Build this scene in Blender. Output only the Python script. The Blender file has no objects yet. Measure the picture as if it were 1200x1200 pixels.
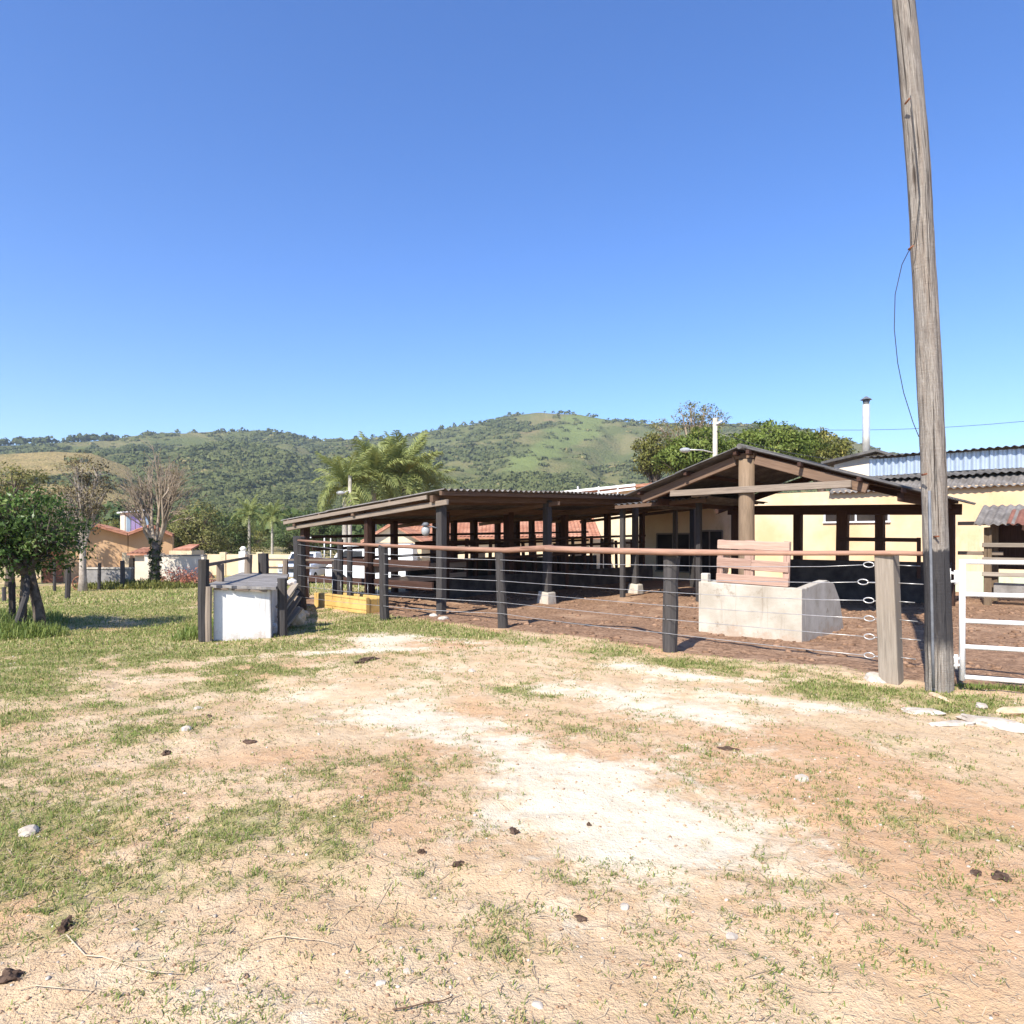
import bpy, bmesh, math, random
import numpy as np
from mathutils import Vector, Matrix, Euler

SC = bpy.context.scene
COL = SC.collection
rnd = random.Random(7)
R = np.random.default_rng(11)

# ------------------------------------------------------------------ camera
F, HZ, CH = 800.0, 630.0, 1.6          # focal length in photo pixels, horizon row, eye height
cd = bpy.data.cameras.new('camera')
cam = bpy.data.objects.new('camera', cd); COL.objects.link(cam)
cam.location = (0, 0, CH)
cam.rotation_euler = (math.radians(90), 0, 0)
cd.sensor_width = 36.0; cd.sensor_fit = 'HORIZONTAL'
cd.lens = 36.0 * F / 1200.0
cd.shift_y = (HZ - 600.0) / 1200.0
cd.clip_start = 0.05; cd.clip_end = 9000
SC.camera = cam

# ------------------------------------------------------------------ sky, sun, exposure
SUN_EL = math.radians(44)
SUN_H = Vector((-0.515, -0.857, 0)).normalized()       # towards the sun, on the ground
w = bpy.data.worlds.new('World'); SC.world = w; w.use_nodes = True
wt = w.node_tree; wt.nodes.clear()
sky = wt.nodes.new('ShaderNodeTexSky'); sky.sky_type = 'NISHITA'; sky.sun_disc = False
sky.sun_elevation = SUN_EL; sky.sun_rotation = math.atan2(SUN_H.x, SUN_H.y)
sky.altitude = 700; sky.air_density = 1.0; sky.dust_density = 0.3; sky.ozone_density = 3.2
hs = wt.nodes.new('ShaderNodeHueSaturation'); hs.inputs['Saturation'].default_value = 1.25; hs.inputs['Hue'].default_value = 0.512
bg = wt.nodes.new('ShaderNodeBackground'); bg.inputs['Strength'].default_value = 0.13
wo = wt.nodes.new('ShaderNodeOutputWorld')
wt.links.new(sky.outputs[0], hs.inputs['Color']); wt.links.new(hs.outputs[0], bg.inputs[0]); wt.links.new(bg.outputs[0], wo.inputs[0])
sd = bpy.data.lights.new('sun', 'SUN'); sd.energy = 4.9; sd.angle = math.radians(0.5); sd.color = (1.0, 0.95, 0.87)
sun = bpy.data.objects.new('sun', sd); COL.objects.link(sun)
to_sun = Vector((SUN_H.x*math.cos(SUN_EL), SUN_H.y*math.cos(SUN_EL), math.sin(SUN_EL)))
sun.rotation_euler = (-to_sun).to_track_quat('-Z', 'Y').to_euler()
sun.location = (0, 0, 30)
SC.view_settings.view_transform = 'Standard'; SC.view_settings.look = 'None'
SC.view_settings.exposure = 0.96; SC.view_settings.gamma = 1.0
SC.view_settings.use_curve_mapping = False
SC.cycles.max_bounces = 6; SC.cycles.transparent_max_bounces = 6

# ------------------------------------------------------------------ noise on the ground plane
_perm = np.random.default_rng(3).random((256, 256))
def vnoise(x, y, seed=0):
    x = np.asarray(x, float) + seed*17.31; y = np.asarray(y, float) + seed*9.77
    xi = np.floor(x).astype(int); yi = np.floor(y).astype(int)
    fx = x - xi; fy = y - yi
    fx = fx*fx*(3-2*fx); fy = fy*fy*(3-2*fy)
    a = _perm[xi & 255, yi & 255]; b = _perm[(xi+1) & 255, yi & 255]
    c = _perm[xi & 255, (yi+1) & 255]; d = _perm[(xi+1) & 255, (yi+1) & 255]
    return (a*(1-fx)+b*fx)*(1-fy) + (c*(1-fx)+d*fx)*fy
def fbm(x, y, seed=0, octv=4):
    s = 0; a = 0.5; t = 0
    for o in range(octv):
        s = s + a*vnoise(x*2**o, y*2**o, seed+o*3); t += a; a *= 0.5
    return s/t
def sstep(a, b, x):
    t = np.clip((np.asarray(x, float)-a)/(b-a), 0, 1); return t*t*(3-2*t)

# ------------------------------------------------------------------ the yard's own axes and the lie of the land
U = Vector((0.665, 0.746, 0)).normalized()     # along the cow shed, away from the fence
V = Vector((-U.y, U.x, 0))                     # along the wire fence, to the left and away
UP = Vector((0, 0, 1))
def corral_field(x, y):
    u = U.x*x + U.y*y; v = V.x*x + V.y*y
    n = (fbm(x*1.3, y*1.3, 5, 3)-0.5)*0.5
    return sstep(8.75, 9.1, u+n) * (1-sstep(15.6, 16.6, v+n)) * (1-sstep(24, 26, u))
def ground_z(x, y):
    x = np.asarray(x, float); y = np.asarray(y, float)
    v = V.x*x + V.y*y
    z = -1.0*sstep(15.5, 37, v)
    c = corral_field(x, y)
    z = z - 0.015*c
    d = np.hypot(x, y)
    k = 1-sstep(16, 40, d)
    z = z + k*((fbm(x*0.35, y*0.35, 1, 2)-0.5)*0.10 + (fbm(x*1.7, y*1.7, 2, 3)-0.5)*0.035*(1+1.8*c))
    kn = 1-sstep(9, 14, d)
    hoof = np.clip(vnoise(x*5.2, y*5.2, 8)-0.62, 0, 1)*np.clip(vnoise(x*1.1, y*1.1, 9)*2-0.7, 0, 1)
    z = z + kn*((fbm(x*7, y*7, 4, 3)-0.5)*0.030 - 0.08*hoof)
    return z
def gz(x, y): return float(ground_z(x, y))
def ground_at(px, py):
    """the point of the land seen at a pixel of the photograph"""
    best = None
    for d in np.geomspace(1.5, 400, 2400):
        x = (px-600)/F*d; zr = CH-(py-HZ)/F*d
        if zr <= gz_fast(x, d): return Vector((x, d, gz(x, d)))
    return Vector(((px-600)/F*400, 400, -1))
def gz_fast(x, y):
    v = V.x*x+V.y*y
    t = min(max((v-15.5)/21.5, 0), 1)
    return -1.0*t*t*(3-2*t)
def at(px, py, d): return Vector(((px-600)/F*d, d, CH-(py-HZ)/F*d))

# ------------------------------------------------------------------ object helpers
def link(o, parent=None):
    COL.objects.link(o)
    if parent is not None: o.parent = parent
    return o
def tag(o, label=None, cat=None, group=None, kind=None):
    if label: o['label'] = label
    if cat: o['category'] = cat
    if group: o['group'] = group
    if kind: o['kind'] = kind
    return o
def thing(name, label, cat, loc=(0, 0, 0), group=None):
    o = bpy.data.objects.new(name, None); o.empty_display_size = 0.2
    o.location = loc; link(o)
    return tag(o, label, cat, group)
def mesh_np(name, verts, faces, tint=None, smooth=False, uv=None):
    me = bpy.data.meshes.new(name)
    verts = np.asarray(verts, np.float32); faces = np.asarray(faces, np.int32)
    k = faces.shape[1]; n = len(faces)
    me.vertices.add(len(verts)); me.vertices.foreach_set('co', verts.ravel())
    me.loops.add(n*k); me.loops.foreach_set('vertex_index', faces.ravel())
    me.polygons.add(n)
    me.polygons.foreach_set('loop_start', np.arange(0, n*k, k, dtype=np.int32))
    me.polygons.foreach_set('loop_total', np.full(n, k, np.int32))
    if smooth: me.polygons.foreach_set('use_smooth', np.ones(n, bool))
    me.update(calc_edges=True)
    if tint is not None:
        at_ = me.attributes.new('tint', 'FLOAT', 'POINT'); at_.data.foreach_set('value', np.asarray(tint, np.float32))
    return me
def face_out(v, f, nrm):
    """turn each leaf so its front looks the way its clump's surface does"""
    a, b, c = v[f[:, 0]], v[f[:, 1]], v[f[:, 2]]
    flip = (np.cross(b-a, c-a)*nrm[f[:, 0]]).sum(1) < 0
    f = f.copy(); f[flip] = f[flip][:, ::-1]
    return f
def round_normals(me, nrm):
    """far foliage is shaded as rounded clumps, not as single leaf faces"""
    me.polygons.foreach_set('use_smooth', np.ones(len(me.polygons), bool))
    me.normals_split_custom_set_from_vertices(nrm)
def obj(name, me, mat, parent=None, smooth=None):
    o = bpy.data.objects.new(name, me)
    if mat is not None and not me.materials: me.materials.append(mat)
    return link(o, parent)

class MB:
    """collects simple solids into one mesh; uv runs along each piece in metres"""
    def __init__(s): s.v = []; s.f = []; s.uv = []; s.sm = []
    def face(s, idx, uv=None, sm=False):
        s.f.append(tuple(idx)); s.uv.append(uv or [(0, 0)]*len(idx)); s.sm.append(sm)
    def hexa(s, c, off=None):
        """c: 8 corners, bottom ring then top ring"""
        b = len(s.v); s.v += [Vector(p) for p in c]
        o = off if off is not None else (rnd.random()*9, rnd.random()*9)
        L = (Vector(c[4])-Vector(c[0])).length; w1 = (Vector(c[1])-Vector(c[0])).length; w2 = (Vector(c[2])-Vector(c[1])).length
        ws = [w1, w2, w1, w2]; a = 0
        for i in range(4):
            j = (i+1) % 4
            s.face((b+i, b+j, b+4+j, b+4+i), [(o[0]+a, o[1]), (o[0]+a+ws[i], o[1]), (o[0]+a+ws[i], o[1]+L), (o[0]+a, o[1]+L)])
            a += ws[i]
        s.face((b+3, b+2, b+1, b+0), [(o[0], o[1]), (o[0]+w1, o[1]), (o[0]+w1, o[1]+w2), (o[0], o[1]+w2)])
        s.face((b+4, b+5, b+6, b+7), [(o[0], o[1]), (o[0]+w1, o[1]), (o[0]+w1, o[1]+w2), (o[0], o[1]+w2)])
        return s
    def beam(s, p0, p1, w, h, up=UP, jit=0.0, w1=None, h1=None):
        p0 = Vector(p0); p1 = Vector(p1); d = (p1-p0).normalized()
        up = Vector(up)
        if abs(d.dot(up)) > 0.98: up = U if abs(d.dot(U)) < 0.9 else V
        x = d.cross(up).normalized(); y = x.cross(d).normalized()
        c = []
        for p, ww, hh in ((p0, w, h), (p1, w1 or w, h1 or h)):
            for sx, sy in ((-1, -1), (1, -1), (1, 1), (-1, 1)):
                q = p + x*(sx*ww/2) + y*(sy*hh/2)
                if jit: q += Vector((rnd.uniform(-jit, jit), rnd.uniform(-jit, jit), rnd.uniform(-jit, jit)))
                c.append(q)
        return s.hexa(c)
    def box(s, c, size, ax=None):
        """c = centre; ax = horizontal direction of the first side"""
        c = Vector(c); a = Vector(ax).normalized() if ax is not None else Vector((1, 0, 0))
        b = Vector((-a.y, a.x, 0))
        q = []
        for sz in (-1, 1):
            for sx, sy in ((-1, -1), (1, -1), (1, 1), (-1, 1)):
                q.append(c + a*(sx*size[0]/2) + b*(sy*size[1]/2) + UP*(sz*size[2]/2))
        return s.hexa(q)
    def tube(s, pts, rad, n=8, cap=True, wob=0.0, sm=True):
        pts = [Vector(p) for p in pts]; m = len(pts)
        if not isinstance(rad, (list, tuple)): rad = [rad]*m
        b = len(s.v); up = None; o = (rnd.random()*9, rnd.random()*9); L = 0; Ls = []
        for i, p in enumerate(pts):
            d = (pts[min(i+1, m-1)]-pts[max(i-1, 0)])
            d = d.normalized() if d.length > 1e-9 else UP
            if up is None: up = Vector((0, 0, 1)) if abs(d.z) < 0.9 else Vector((0, 1, 0))
            x = d.cross(up).normalized(); y = x.cross(d).normalized(); up = y
            if i: L += (pts[i]-pts[i-1]).length
            Ls.append(L)
            for k in range(n):
                a = 2*math.pi*k/n
                r = rad[i]*(1+(rnd.uniform(-wob, wob) if wob else 0))
                s.v.append(p + x*(math.cos(a)*r) + y*(math.sin(a)*r))
        for i in range(m-1):
            for k in range(n):
                k2 = (k+1) % n; cu = 2*math.pi*rad[i]/n
                s.face((b+i*n+k, b+i*n+k2, b+(i+1)*n+k2, b+(i+1)*n+k),
                       [(o[0]+k*cu, o[1]+Ls[i]), (o[0]+(k+1)*cu, o[1]+Ls[i]), (o[0]+(k+1)*cu, o[1]+Ls[i+1]), (o[0]+k*cu, o[1]+Ls[i+1])], sm)
        if cap:
            s.face([b+k for k in range(n)][::-1]); s.face([b+(m-1)*n+k for k in range(n)])
        return s
    def prism(s, poly, ext):
        """poly: planar polygon (list of points), ext: extrusion vector"""
        b = len(s.v); n = len(poly); ext = Vector(ext)
        s.v += [Vector(p) for p in poly] + [Vector(p)+ext for p in poly]
        p0 = Vector(poly[0]); ex = (Vector(poly[1])-p0).normalized()
        nn = ext.normalized(); ey = nn.cross(ex)
        uvp = [((Vector(p)-p0).dot(ex), (Vector(p)-p0).dot(ey)) for p in poly]
        s.face(list(range(b, b+n))[::-1], uvp[::-1]); s.face(range(b+n, b+2*n), uvp)
        for i in range(n):
            j = (i+1) % n; l = (Vector(poly[j])-Vector(poly[i])).length
            s.face((b+i, b+j, b+n+j, b+n+i), [(0, 0), (l, 0), (l, ext.length), (0, ext.length)])
        return s
    def mesh(s, name, origin=(0, 0, 0), bevel=0.0, seg=1):
        o = Vector(origin)
        me = bpy.data.meshes.new(name)
        me.from_pydata([tuple(p-o) for p in s.v], [], s.f)
        ul = me.uv_layers.new(name='UVMap')
        fl = [c for f in s.uv for uv in f for c in uv]
        ul.data.foreach_set('uv', fl)
        me.polygons.foreach_set('use_smooth', s.sm)
        bm = bmesh.new(); bm.from_mesh(me)
        bmesh.ops.recalc_face_normals(bm, faces=bm.faces)
        if bevel:
            bmesh.ops.bevel(bm, geom=[e for e in bm.edges if len(e.link_faces) == 2 and e.calc_face_angle(0) > 0.5], offset=bevel, segments=seg, affect='EDGES', profile=0.6)
        bm.to_mesh(me); bm.free()
        me.update()
        return me
    def build(s, name, mat, parent=None, bevel=0.0, seg=1, origin=None):
        org = parent_origin(parent) if parent is not None else (Vector(origin) if origin is not None else Vector((0, 0, 0)))
        o = obj(name, s.mesh(name, org, bevel, seg), mat, parent)
        if parent is None: o.location = org
        return o
def parent_origin(p):
    t = Vector((0, 0, 0))
    while p is not None: t += p.location; p = p.parent
    return t

def blob_mesh(name, r, sc=(1, 1, 1), sub=2, amp=0.25, freq=1.6, seed=0, flat=None):
    bm = bmesh.new(); bmesh.ops.create_icosphere(bm, subdivisions=sub, radius=1.0)
    from mathutils import noise
    for v in bm.verts:
        k = 1 + amp*noise.noise(v.co*freq+Vector((seed*3.1, seed*1.7, seed))) + amp*0.5*noise.noise(v.co*freq*2.7+Vector((seed, 5, 2)))
        v.co = v.co*k
        if flat is not None and v.co.z < -flat: v.co.z = -flat
        v.co = Vector((v.co.x*sc[0], v.co.y*sc[1], v.co.z*sc[2]))*r
    me = bpy.data.meshes.new(name); bm.to_mesh(me); bm.free()
    return me

# ------------------------------------------------------------------ materials
class NT:
    def __init__(s, name, rough=0.85, spec=0.25):
        s.m = bpy.data.materials.new(name); s.m.use_nodes = True
        s.t = s.m.node_tree; s.t.nodes.clear()
        s.out = s.n('ShaderNodeOutputMaterial'); s.b = s.n('ShaderNodeBsdfPrincipled')
        s.b.inputs['Roughness'].default_value = rough; s.b.inputs['Specular IOR Level'].default_value = spec
        s.l(s.b.outputs[0], s.out.inputs[0])
    def n(s, t): return s.t.nodes.new(t)
    def l(s, a, b): s.t.links.new(a, b)
    def val(s, sock, x):
        if hasattr(x, 'is_output'): s.l(x, sock)
        else:
            sock.default_value = (*x, 1.0) if isinstance(x, tuple) and len(x) == 3 and len(sock.default_value) == 4 else x
    def coord(s, kind='Object', scale=(1, 1, 1)):
        tc = s.n('ShaderNodeTexCoord'); mp = s.n('ShaderNodeMapping')
        mp.inputs['Scale'].default_value = scale; s.l(tc.outputs[kind], mp.inputs[0]); return mp.outputs[0]
    def noise(s, vec, scale=5, detail=4, rough=0.6, dist=0.0):
        x = s.n('ShaderNodeTexNoise'); s.l(vec, x.inputs['Vector'])
        x.inputs['Scale'].default_value = scale; x.inputs['Detail'].default_value = detail
        x.inputs['Roughness'].default_value = rough; x.inputs['Distortion'].default_value = dist
        return x.outputs['Fac']
    def voronoi(s, vec, scale=5, feature='F1', out='Distance'):
        x = s.n('ShaderNodeTexVoronoi'); x.feature = feature; s.l(vec, x.inputs['Vector']); x.inputs['Scale'].default_value = scale
        return x.outputs[out]
    def ramp(s, fac, lo, hi):
        x = s.n('ShaderNodeMapRange'); x.interpolation_type = 'SMOOTHSTEP'
        s.l(fac, x.inputs['Value']); x.inputs['From Min'].default_value = lo; x.inputs['From Max'].default_value = hi
        return x.outputs[0]
    def mix(s, fac, a, b, mode='MIX'):
        x = s.n('ShaderNodeMix'); x.data_type = 'RGBA'; x.blend_type = mode
        s.val(x.inputs['Factor'], fac); s.val(x.inputs[6], a); s.val(x.inputs[7], b); return x.outputs[2]
    def math(s, op, a, b=0.0):
        x = s.n('ShaderNodeMath'); x.operation = op; s.val(x.inputs[0], a); s.val(x.inputs[1], b); return x.outputs[0]
    def attr(s, name):
        x = s.n('ShaderNodeAttribute'); x.attribute_name = name; return x.outputs['Fac']
    def rand(s):
        return s.n('ShaderNodeObjectInfo').outputs['Random']
    def bump(s, h, strength=0.4, dist=0.01):
        x = s.n('ShaderNodeBump'); x.inputs['Strength'].default_value = strength; x.inputs['Distance'].default_value = dist
        s.l(h, x.inputs['Height']); s.l(x.outputs[0], s.b.inputs['Normal']); return x
    def color(s, c): s.val(s.b.inputs['Base Color'], c); return s

def wood(name, c1, c2, c3=None, grain=40, rough=0.85, bump=0.5):
    """weathered timber: grain runs along uv v, darker cracks, each piece a little different"""
    m = NT(name, rough, 0.2)
    uv = m.coord('UV', (grain, 2.2, 1)); g = m.noise(uv, 1.0, 5, 0.65, 0.4)
    p = m.noise(m.coord('UV', (3, 1.2, 1)), 1.5, 3)
    c = m.mix(m.ramp(g, 0.3, 0.7), c1, c2)
    if c3: c = m.mix(m.ramp(p, 0.48, 0.72), c, c3)
    k = m.noise(m.coord('UV', (grain*0.6, 0.7, 1)), 1.3, 2, 0.5)
    crack = m.ramp(k, 0.66, 0.72)
    c = m.mix(m.math('MULTIPLY', crack, 0.75), c, tuple(x*0.25 for x in c1))
    c = m.mix(0.35, c, m.mix(m.rand(), tuple(x*0.7 for x in c1), tuple(min(1, x*1.25) for x in c2)))
    m.color(c)
    h = m.math('SUBTRACT', g, crack); m.bump(h, bump, 0.006)
    return m.m
def plain(name, c1, c2, scale=4, rough=0.8, spec=0.25, bump=0.2, bscale=30, metal=0.0, stain=None, detail=5):
    m = NT(name, rough, spec); co = m.coord('Object')
    n = m.noise(co, scale, detail)
    c = m.mix(m.ramp(n, 0.32, 0.68), c1, c2)
    if stain:
        c = m.mix(m.math('MULTIPLY', m.ramp(m.noise(m.coord('Object', (1, 1, 0.35)), scale*1.7, 6, 0.7), 0.55, 0.72), stain[1]), c, stain[0])
    m.color(c); m.b.inputs['Metallic'].default_value = metal
    if bump: m.bump(m.noise(co, bscale, 4), bump, 0.01)
    return m.m
def leafy(name, c1, c2, c3=None, trans=0.35, rough=0.55):
    """leaf: colour by the leaf's own tint, some light passes through"""
    m = NT(name, rough, 0.3)
    t = m.attr('tint'); c = m.mix(t, c1, c2)
    if c3: c = m.mix(m.ramp(t, 0.8, 0.97), c, c3)
    m.color(c)
    tr = m.n('ShaderNodeBsdfTranslucent'); m.l(c, tr.inputs[0]) if hasattr(c, 'is_output') else None
    mx = m.n('ShaderNodeMixShader'); mx.inputs[0].default_value = trans
    m.l(m.b.outputs[0], mx.inputs[1]); m.l(tr.outputs[0], mx.inputs[2]); m.l(mx.outputs[0], m.out.inputs[0])
    return m.m

M = {}
M['dark_wood'] = wood('dark_wood', (0.028, 0.025, 0.024), (0.075, 0.068, 0.064), (0.05, 0.04, 0.033))
M['grey_wood'] = wood('grey_wood', (0.125, 0.095, 0.072), (0.27, 0.215, 0.165), (0.18, 0.135, 0.10))
M['post_wood'] = wood('post_wood', (0.185, 0.15, 0.115), (0.33, 0.28, 0.225), (0.25, 0.205, 0.155))
M['beam_wood'] = wood('beam_wood', (0.085, 0.05, 0.032), (0.185, 0.12, 0.08), (0.12, 0.078, 0.053))
M['brown_wood'] = wood('brown_wood', (0.035, 0.018, 0.012), (0.08, 0.042, 0.03))
M['rail_wood'] = wood('rail_wood', (0.19, 0.095, 0.06), (0.37, 0.215, 0.15), (0.17, 0.12, 0.09), grain=25)
M['pallet_wood'] = wood('pallet_wood', (0.26, 0.15, 0.11), (0.47, 0.32, 0.245), (0.32, 0.22, 0.165))
M['column_wood'] = wood('column_wood', (0.11, 0.076, 0.046), (0.225, 0.16, 0.105), (0.17, 0.115, 0.07), grain=25)
M['bark'] = plain('bark', (0.055, 0.042, 0.034), (0.15, 0.12, 0.095), 9, 0.95, 0.1, 0.9, 22)
M['pale_bark'] = plain('pale_bark', (0.24, 0.20, 0.16), (0.42, 0.36, 0.30), 4, 0.95, 0.1, 0.6, 14)
M['twig_bark'] = plain('twig_bark', (0.22, 0.17, 0.125), (0.37, 0.30, 0.225), 2, 0.95, 0.1, 0.3, 9)
M['dark_bark'] = plain('dark_bark', (0.07, 0.055, 0.045), (0.17, 0.14, 0.115), 5, 0.95, 0.1, 0.8, 14)
M['palm_bark'] = plain('palm_bark', (0.3, 0.27, 0.22), (0.45, 0.41, 0.35), 3, 0.95, 0.1, 0.5, 9)
M['cement'] = plain('cement', (0.33, 0.285, 0.225), (0.50, 0.455, 0.385), 2.2, 0.9, 0.2, 0.45, 45, stain=((0.18, 0.13, 0.09), 0.75))
M['slab'] = plain('slab', (0.17, 0.155, 0.14), (0.27, 0.25, 0.23), 3, 0.9, 0.2, 0.5, 40, stain=((0.11, 0.09, 0.075), 0.7))
M['whitewash'] = plain('whitewash', (0.72, 0.70, 0.66), (0.85, 0.84, 0.81), 1.5, 0.85, 0.2, 0.3, 25, stain=((0.26, 0.22, 0.18), 0.75))
def streaked(name, c1, c2, dirt, amt, mud=True):
    """limewash with rain streaks and splashed dirt"""
    m = NT(name, 0.88, 0.15); co = m.coord('Object')
    c = m.mix(m.ramp(m.noise(co, 1.5, 5), 0.3, 0.7), c1, c2)
    st = m.ramp(m.noise(m.coord('Object', (9, 9, 0.9)), 1.0, 5, 0.7), 0.55, 0.75)
    bl = m.ramp(m.noise(co, 4, 6, 0.75), 0.56, 0.72)
    c = m.mix(m.math('MULTIPLY', m.math('MAXIMUM', m.math('MULTIPLY', st, 0.8), bl), amt), c, dirt)
    if mud:
        tc = m.n('ShaderNodeTexCoord'); sx = m.n('ShaderNodeSeparateXYZ'); m.l(tc.outputs['Object'], sx.inputs[0])
        lv = m.math('SUBTRACT', m.math('ADD', 0.16, m.math('MULTIPLY', m.math('SUBTRACT', m.noise(co, 5, 6, 0.8), 0.5), 1.3)), sx.outputs['Z'])
        c = m.mix(m.math('MULTIPLY', m.ramp(lv, 0.0, 0.3), 0.55), c, (0.36, 0.235, 0.155))
    m.color(c); m.bump(m.noise(co, 25, 4), 0.35, 0.01)
    return m.m
M['whitewash'] = streaked('whitewash', (0.60, 0.585, 0.55), (0.74, 0.73, 0.70), (0.2, 0.165, 0.135), 0.75)
M['cement'] = streaked('cement', (0.36, 0.315, 0.25), (0.52, 0.475, 0.40), (0.17, 0.125, 0.085), 0.7)
M['yellow_wash'] = plain('yellow_wash', (0.48, 0.30, 0.09), (0.60, 0.40, 0.14), 3, 0.85, 0.2, 0.3, 30, stain=((0.42, 0.27, 0.12), 0.6))
M['peach_wall'] = plain('peach_wall', (0.62, 0.42, 0.235), (0.74, 0.56, 0.37), 0.55, 0.9, 0.15, 0.15, 20, stain=((0.40, 0.26, 0.14), 0.6))
M['orange_wall'] = plain('orange_wall', (0.50, 0.31, 0.17), (0.58, 0.38, 0.22), 0.6, 0.9, 0.15, 0.15, 14, stain=((0.45, 0.26, 0.15), 0.4))
M['cream_wall'] = plain('cream_wall', (0.62, 0.49, 0.31), (0.70, 0.58, 0.40), 0.7, 0.9, 0.15, 0.15, 14, stain=((0.42, 0.28, 0.18), 0.5))
M['white_wall'] = plain('white_wall', (0.58, 0.49, 0.38), (0.70, 0.62, 0.51), 0.7, 0.9, 0.15, 0.15, 14, stain=((0.5, 0.34, 0.24), 0.5))
M['tile'] = plain('tile', (0.33, 0.14, 0.085), (0.46, 0.235, 0.155), 1.3, 0.9, 0.15, 0.2, 20, stain=((0.2, 0.11, 0.08), 0.6))
M['fibro'] = plain('fibro', (0.12, 0.107, 0.095), (0.225, 0.205, 0.185), 2.2, 0.95, 0.1, 0.3, 30, stain=((0.085, 0.07, 0.058), 0.8))
M['fibro_dark'] = plain('fibro_dark', (0.075, 0.07, 0.066), (0.15, 0.14, 0.13), 2.2, 0.95, 0.1, 0.3, 30, stain=((0.05, 0.045, 0.04), 0.7))
M['fibro_red'] = plain('fibro_red', (0.16, 0.075, 0.055), (0.25, 0.115, 0.085), 2.2, 0.95, 0.1, 0.3, 30)
M['zinc'] = plain('zinc', (0.34, 0.395, 0.47), (0.45, 0.51, 0.59), 0.9, 0.4, 0.5, 0.05, 10, metal=0.35)
M['white_paint'] = plain('white_paint', (0.76, 0.75, 0.73), (0.84, 0.83, 0.81), 6, 0.45, 0.4, 0.1, 60, stain=((0.45, 0.3, 0.22), 0.45))
M['wire'] = plain('wire', (0.40, 0.39, 0.38), (0.58, 0.56, 0.54), 8, 0.4, 0.5, 0, metal=0.6)
M['dark_wire'] = plain('dark_wire', (0.02, 0.02, 0.02), (0.04, 0.04, 0.04), 8, 0.6, 0.3, 0)
M['conduit'] = plain('conduit', (0.10, 0.105, 0.115), (0.16, 0.165, 0.175), 8, 0.5, 0.4, 0.05)
M['rust'] = plain('rust', (0.17, 0.065, 0.035), (0.29, 0.13, 0.075), 9, 0.9, 0.2, 0.5, 30)
M['stone'] = plain('stone', (0.36, 0.30, 0.235), (0.56, 0.50, 0.42), 7, 0.9, 0.2, 0.7, 20, stain=((0.30, 0.19, 0.12), 0.7))
M['rubble'] = plain('rubble', (0.48, 0.33, 0.2), (0.66, 0.5, 0.34), 7, 0.9, 0.2, 0.8, 14)
M['dung'] = plain('dung', (0.055, 0.035, 0.025), (0.13, 0.085, 0.06), 16, 0.95, 0.1, 0.9, 40)
M['glass_dark'] = plain('glass_dark', (0.02, 0.025, 0.03), (0.03, 0.035, 0.045), 2, 0.08, 0.5, 0)
M['opening'] = plain('opening', (0.025, 0.02, 0.018), (0.045, 0.036, 0.03), 2, 0.9, 0.1, 0)
M['car_white'] = plain('car_white', (0.72, 0.72, 0.72), (0.78, 0.78, 0.78), 1, 0.25, 0.5, 0)
M['car_blue'] = plain('car_blue', (0.5, 0.55, 0.66), (0.58, 0.62, 0.72), 1, 0.3, 0.5, 0)
M['rubber'] = plain('rubber', (0.015, 0.015, 0.015), (0.03, 0.03, 0.03), 5, 0.9, 0.2, 0.2)
M['lamp_lens'] = plain('lamp_lens', (0.26, 0.26, 0.255), (0.36, 0.36, 0.35), 5, 0.12, 0.6, 0)
M['dirty_shade_wall'] = plain('dirty_shade_wall', (0.04, 0.034, 0.032), (0.085, 0.072, 0.064), 2.5, 0.95, 0.1, 0.4, 30)  # dirty wall brown, darkened further to put the under-roof shade into the colour
M['steel'] = plain('steel', (0.55, 0.53, 0.48), (0.68, 0.66, 0.6), 3, 0.35, 0.5, 0.05, metal=0.4)
M['stripe_blue'] = plain('stripe_blue', (0.38, 0.55, 0.62), (0.45, 0.62, 0.68), 3, 0.5, 0.4, 0)
M['stripe_lilac'] = plain('stripe_lilac', (0.45, 0.38, 0.62), (0.5, 0.43, 0.66), 3, 0.5, 0.4, 0)
M['ivy'] = leafy('ivy', (0.03, 0.05, 0.014), (0.07, 0.10, 0.025))
M['leaf_deep'] = leafy('leaf_deep', (0.05, 0.10, 0.022), (0.14, 0.22, 0.055), (0.25, 0.31, 0.10), 0.38, 0.4)
M['leaf_olive'] = leafy('leaf_olive', (0.15, 0.16, 0.045), (0.31, 0.29, 0.10), (0.40, 0.34, 0.14), 0.4)
M['leaf_dry'] = leafy('leaf_dry', (0.14, 0.12, 0.055), (0.26, 0.2, 0.1), (0.18, 0.19, 0.06), 0.3)
M['leaf_mango'] = leafy('leaf_mango', (0.11, 0.165, 0.03), (0.25, 0.30, 0.065), (0.38, 0.36, 0.10), 0.42)
M['leaf_mid'] = leafy('leaf_mid', (0.06, 0.095, 0.028), (0.15, 0.195, 0.06), (0.23, 0.24, 0.085), 0.38)
M['leaf_yellow'] = leafy('leaf_yellow', (0.12, 0.14, 0.03), (0.26, 0.24, 0.06), (0.4, 0.34, 0.09), 0.35)
M['frond'] = leafy('frond', (0.15, 0.185, 0.05), (0.34, 0.36, 0.12), (0.50, 0.43, 0.19), 0.35)
M['red_leaf'] = leafy('red_leaf', (0.42, 0.14, 0.08), (0.58, 0.25, 0.16), (0.5, 0.4, 0.3), 0.3)
M['grass'] = leafy('grass', (0.125, 0.185, 0.036), (0.27, 0.295, 0.08), (0.48, 0.40, 0.19), 0.35, 0.6)
M['straw'] = leafy('straw', (0.30, 0.21, 0.13), (0.60, 0.48, 0.31), None, 0.15, 0.8)
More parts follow.
